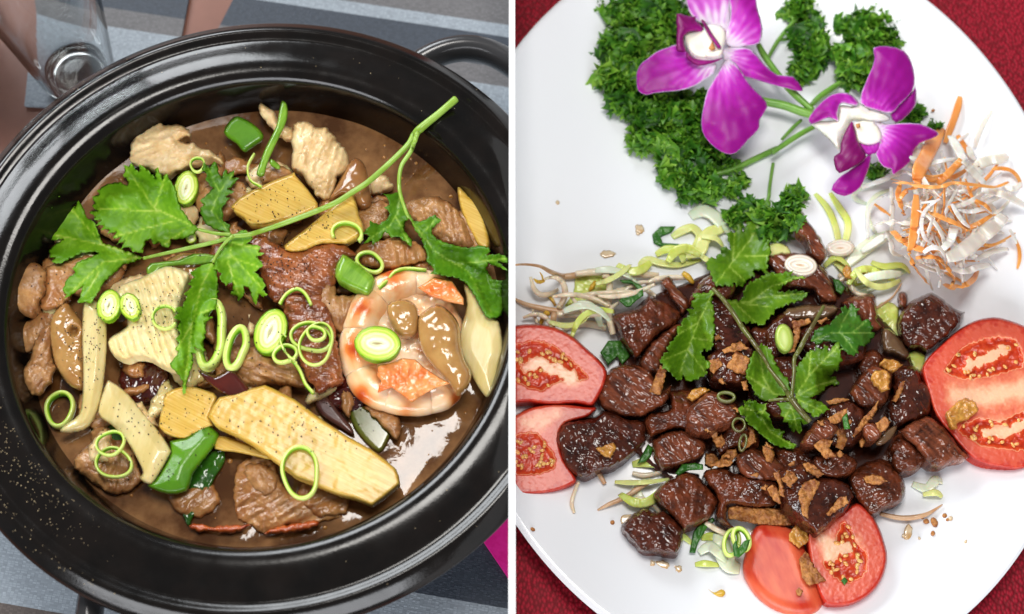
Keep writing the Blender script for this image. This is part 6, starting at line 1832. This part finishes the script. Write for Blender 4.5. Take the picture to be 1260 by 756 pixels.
c1 = S('O1', 1040, 420)[0]
root = thing('orchid', 'large purple and white orchid flower with dark lip at the top', 'orchid', P(c1[0], c1[1], 16), 'orchid flowers on the plate')
petal(root, S('O1', 770, -60, 775, 0, 790, 50, 820, 120, 880, 180, 950, 195, 1050, 240, 1110, 250, 1125, 150, 1120, 60, 1100, -60), c1, 95, zO + 1, seed=1, bias=-.28, tilt=(0.02, -0.02))
petal(root, S('O1', 1085, 260, 1120, 160, 1130, 60, 1120, -60, 1300, -60, 1335, 60, 1375, 220, 1352, 335, 1260, 362, 1150, 382, 1090, 340), c1, 72, zO + 2, seed=2, bias=-.12, tilt=(0.01, -0.02))
petal(root, S('px', 888, 62, 895, 58.5, 908, 58.5, 925, 61, 940, 79, 957, 92.5, 976, 94.5, 988, 110, 983, 112.5, 967, 108.6, 946, 103.5, 922, 96.5, 908, 95, 895, 84), c1, 62, zO + 1.5, seed=3, tilt=(-0.03, 0), bias=-.05)
petal(root, S('O1', 1000, 575, 990, 582, 900, 640, 800, 690, 650, 712, 540, 722, 470, 737, 408, 702, 398, 620, 400, 560, 430, 498, 480, 458, 560, 398, 640, 368, 700, 348, 770, 380, 850, 450, 960, 470, 1020, 500), c1, 78, zO + 2.5, seed=4, tilt=(0.03, 0), bias=-.02)
petal(root, S('a', 985, 285, 950, 350, 910, 420, 890, 500, 880, 580, 898, 640, 950, 692, 1000, 717, 1042, 712, 1082, 672, 1100, 650, 1132, 620, 1152, 590, 1152, 560, 1188, 500, 1172, 460, 1130, 420, 1090, 370, 1060, 320, 1020, 280), c1, 80, zO + 3.5, seed=5, tilt=(0, -0.03), bias=.12, dome=3)
slab('throat', S('O1', 770, 270, 850, 245, 910, 215, 950, 190, 1050, 200, 1092, 250, 1085, 340, 1062, 400, 1062, 440, 940, 462, 850, 442, 800, 385), 4, M_THROAT, z=zO + 6, smooth=2, r=8, res=1.8, parent=root, zfun=lambda x, y, d: -1.5 * np.exp(-((np.hypot(x - c1[0] + 18, y - c1[1] + 8) / 9) ** 2)))
petal(root, S('O1', 708, 108, 780, 120, 850, 130, 862, 118, 858, 160, 918, 210, 902, 247, 850, 242, 790, 258, 765, 300, 770, 345, 785, 402, 720, 402, 705, 370, 710, 240), S('O1', 900, 330)[0], 26, zO + 9, mat_=M_LIP, name='lip', seed=6, edge=False, tilt=(-0.06, 0), bias=-.15)
petal(root, S('O1', 785, 395, 840, 448, 920, 466, 1000, 466, 1075, 448, 985, 492, 880, 512, 820, 482, 788, 452), S('O1', 960, 380)[0], 30, zO + 8.5, mat_=M_LIP, name='lip', seed=7, edge=False, dome=1)
petal(root, S('O1', 898, 160, 930, 168, 985, 260, 1055, 362, 1030, 374, 955, 270), S('O1', 1080, 300)[0], 26, zO + 9.5, mat_=M_LIP, name='lip', seed=8, edge=False, dome=1)
slab('column', S('O1', 935, 400, 990, 400, 1060, 385, 1066, 410, 1040, 440, 945, 445), 4, M_THROAT, z=zO + 9, smooth=2, r=6, res=1.5, parent=root)
slab('heart', S('O1', 955, 375, 988, 318, 1012, 380, 980, 396), 1.2, M_HEART, z=zO + 9.5, smooth=1, r=2, res=1.2, parent=root)

c2 = S('O4', 700, 270)[0]
root = thing('orchid', 'smaller purple orchid flower tilted sideways over the carrot pile', 'orchid', P(c2[0], c2[1], 16), 'orchid flowers on the plate')
petal(root, S('O4', 1048, -40, 1056, 100, 1000, 190, 900, 265, 850, 192, 940, 100, 1030, 10), c2, 48, zO + 1, seed=11, bias=.2)
petal(root, S('O3', 918, 310, 1010, 299, 1112, 328, 1162, 400, 1184, 500, 1168, 590, 1085, 680, 1035, 732, 930, 715, 828, 665, 868, 530, 908, 440, 925, 372), c2, 55, zO + 3, seed=12, bias=.12, tilt=(0, 0.05), dome=3)
petal(root, S('O4', 455, 125, 550, 135, 620, 108, 700, 160, 800, 188, 860, 240, 700, 262, 560, 245, 535, 290, 475, 400, 458, 482, 390, 402, 300, 322, 245, 275, 300, 245, 440, 240), c2, 400, zO + 3.5, seed=13, mat_=M_THROAT, dome=4, name='sepal')
petal(root, S('O4', 218, 232, 250, 178, 300, 118, 370, 58, 440, 28, 520, 28, 575, 60, 612, 110, 580, 132, 500, 110, 462, 122, 447, 200, 452, 252, 380, 222, 300, 252, 240, 272), c2, 62, zO + 6, seed=14, bias=-.05, dome=3)
petal(root, S('O4', 705, 498, 692, 600, 642, 722, 600, 780, 500, 830, 395, 780, 450, 690, 520, 640, 640, 545), c2, 52, zO + 4, seed=15, bias=.1)
petal(root, S('O4', 720, 248, 820, 268, 940, 262, 1080, 267, 1182, 308, 1230, 347, 1180, 382, 1080, 422, 1032, 492, 1012, 560, 880, 662, 862, 618, 800, 602, 738, 502, 770, 400, 700, 350), c2, 58, zO + 5, seed=16, bias=.0, tilt=(0, 0.03), dome=2.5)
slab('throat', S('O4', 575, 258, 720, 252, 785, 340, 775, 405, 680, 432, 605, 405, 585, 330), 3, M_THROAT, z=zO + 6.5, smooth=2, r=7, res=1.6, parent=root)
petal(root, S('O4', 555, 248, 582, 320, 602, 400, 662, 500, 655, 540, 600, 582, 460, 652, 420, 582, 418, 520, 462, 490, 470, 420, 500, 340), c2, 38, zO + 8, mat_=M_LIP, name='lip', seed=17, edge=False, dome=2, bias=.1)
petal(root, S('O4', 610, 410, 680, 430, 770, 405, 760, 480, 705, 505, 660, 500), c2, 46, zO + 6, name='lip', seed=18, edge=False, dome=1)
slab('heart', S('O4', 582, 270, 620, 262, 622, 295, 595, 305), 1.0, M_HEART, z=zO + 9, smooth=1, r=2, res=1.2, parent=root)

# ------------------------------------------------------------------ coriander on the meat
root = thing('coriander_sprig', 'fresh coriander sprig with forked stems in the middle of the beef', 'coriander', P(965, 430, 26))
leaf('leaf', S('M2', 65, 500, 60, 560, 80, 600, 100, 660, 130, 700, 200, 710, 260, 720, 275, 660, 290, 715, 350, 710, 360, 680, 400, 640, 430, 640, 440, 590, 500, 590, 520, 620, 540, 560, 545, 480, 560, 430, 545, 390, 565, 350, 530, 320, 510, 270, 480, 230,
               470, 190, 430, 180, 370, 220, 345, 280, 330, 220, 290, 200, 265, 240, 270, 290, 240, 280, 220, 320, 230, 370, 240, 420, 200, 400, 165, 430, 170, 460, 140, 450, 130, 490, 95, 485),
     [S('M2', 130, 690, 260, 520, 380, 370, 470, 210), S('M2', 260, 520, 280, 260), S('M2', 300, 480, 545, 470), S('M2', 240, 560, 360, 670)], M_CORI, root, seed=21, teeth=2.2, lift=1.5, res=2.2)
leaf('leaf', S('M3', 200, 190, 330, 175, 350, 120, 390, 40, 480, 10, 560, -40, 620, -20, 730, -40, 725, -10, 830, 10, 740, 35, 650, 70, 620, 120, 700, 110, 780, 115, 860, 125, 820, 170, 760, 200, 680, 230, 600, 250, 580, 300, 520, 350, 500, 380, 420, 370,
               360, 370, 300, 330, 250, 260), [S('M3', 215, 205, 400, 200, 560, 80, 800, 5), S('M3', 330, 210, 560, 240), S('M3', 450, 170, 840, 130), S('M3', 300, 230, 430, 350)], M_CORI, root, seed=22, teeth=2.0, lift=1.5, res=2.2)
leaf('leaf', S('M1', 1260, 110, 1220, 110, 1180, 125, 1090, 135, 1100, 180, 1065, 200, 1080, 250, 1050, 260, 1060, 300, 1010, 330, 990, 350, 1000, 380, 960, 400, 970, 440, 940, 480, 930, 500, 900, 520, 920, 540, 880, 545, 890, 580, 850, 600, 860, 620, 830, 650,
               850, 680, 850, 720, 900, 740, 920, 756, 960, 800, 1000, 810, 1010, 780, 1040, 815, 1130, 800, 1200, 770, 1190, 730, 1230, 680, 1190, 640, 1150, 590, 1180, 560, 1200, 590, 1250, 550, 1250, 460, 1265, 400, 1255, 300, 1240, 200),
     [S('M1', 1240, 130, 1130, 360, 1050, 560, 980, 770), S('M1', 1130, 360, 960, 460), S('M1', 1080, 480, 1230, 500), S('M1', 1050, 570, 860, 650), S('M1', 1050, 570, 1180, 740)], M_CORI, root, seed=23, teeth=1.9, lift=2.0, res=2.2)
leaf('leaf', S('M3', 860, 500, 900, 420, 960, 390, 1008, 370, 1068, 310, 1108, 290, 1098, 250, 1128, 220, 1158, 250, 1188, 210, 1208, 240, 1248, 250, 1228, 300, 1253, 310, 1258, 350, 1318, 330, 1338, 360, 1353, 400, 1338, 430, 1368, 450, 1353, 480, 1328, 520,
               1278, 540, 1238, 540, 1238, 600, 1198, 620, 1158, 600, 1108, 560, 1058, 520, 980, 500, 920, 540), [S('M3', 860, 510, 1020, 440, 1200, 440, 1340, 440), S('M3', 1080, 440, 1170, 250), S('M3', 1100, 440, 1220, 590), S('M3', 1180, 440, 1300, 350)], M_CORID, root, seed=24, lift=1.5, teeth=1.4, res=2.2)
leaf('leaf', S('M6', 500, 280, 430, 220, 400, 150, 370, 100, 365, 40, 400, -60, 480, -180, 560, -120, 600, -20, 640, 60, 700, 100, 710, 200, 680, 240, 620, 240, 560, 270), [S('M6', 690, 240, 580, 220, 500, 100, 470, -120), S('M6', 560, 200, 390, 90)], M_CORI, root, seed=26, lift=1.3, teeth=1.6, res=2.2)
leaf('leaf', S('M6', 740, 240, 735, 120, 755, 10, 800, -43, 830, -93, 860, -123, 900, -113, 910, -153, 950, -123, 970, -163, 1000, -150, 1000, -103, 1050, -173, 1090, -183, 1090, -133, 1120, -133, 1100, -93, 1115, -43, 1080, -3, 1090, 30, 1020, 80, 1060, 90, 1090, 150,
               1000, 160, 940, 220, 870, 250, 960, 290, 1020, 340, 930, 385, 895, 405, 820, 350, 770, 290), [S('M6', 745, 250, 850, 80, 950, -20, 1080, -150), S('M6', 760, 240, 900, 160, 1070, 110), S('M6', 760, 260, 950, 350), S('M6', 850, 80, 870, -110)], M_CORI, root, seed=25, lift=2.5, teeth=1.6, res=2.0, wav=1.6)
leaf('leaf', S('M6', 600, 290, 700, 280, 760, 340, 800, 400, 845, 450, 810, 460, 790, 430, 800, 500, 780, 530, 750, 500, 735, 520, 700, 490, 690, 440, 650, 440, 660, 400, 630, 390, 640, 350), [S('M6', 700, 270, 740, 400, 770, 520), S('M6', 710, 320, 650, 430)], M_CORI, root, seed=28, lift=1.6, res=2.0)
leaf('leaf', S('M6', 305, 330, 350, 310, 345, 270, 400, 260, 430, 270, 470, 300, 530, 290, 520, 350, 560, 420, 580, 480, 660, 510, 650, 560, 720, 590, 760, 620, 720, 650, 640, 640, 560, 600, 480, 540, 430, 480, 370, 450, 350, 400, 315, 370),
     [S('M6', 530, 290, 480, 400, 560, 520, 740, 625), S('M6', 490, 360, 330, 330)], M_CORI, root, seed=27, lift=2.2, teeth=1.4, res=2.0)
tube('stem', S('M3', 105, 95, 180, 170, 240, 250, 300, 340, 350, 420, 440, 540, 500, 630, 560, 735, 640, 850), [2.6, 2.8, 3.0, 3.0, 3.2, 3.0, 2.6, 2.4, 2.4], M_CORIS, parent=root, lift=1.4, smoothz=24)
tube('stem', S('M6', 535, 10, 590, 80, 640, 140, 680, 200, 715, 255, 760, 320, 815, 385, 862, 436), [2.2, 2.4, 2.6, 3.0, 4.2, 4.0, 3.8, 3.2], M_CORIS, parent=root, lift=1.6, smoothz=24)
tube('stem', S('M3', 968, 232, 930, 300, 890, 370, 830, 470, 780, 570, 740, 640, 738, 740, 728, 850, 718, 935), [2.2, 2.4, 2.6, 3.2, 3.0, 2.6, 2.4, 2.2, 2.2], M_CORIS, parent=root, lift=1.4, smoothz=24)
tube('stem', S('M6', 540, 272, 620, 262, 700, 262), [1.6, 1.8, 2.0], M_CORIS, parent=root, lift=1.4)
print('RIGHT max height', H[PAD:PAD + 756, PAD + 636:].max())
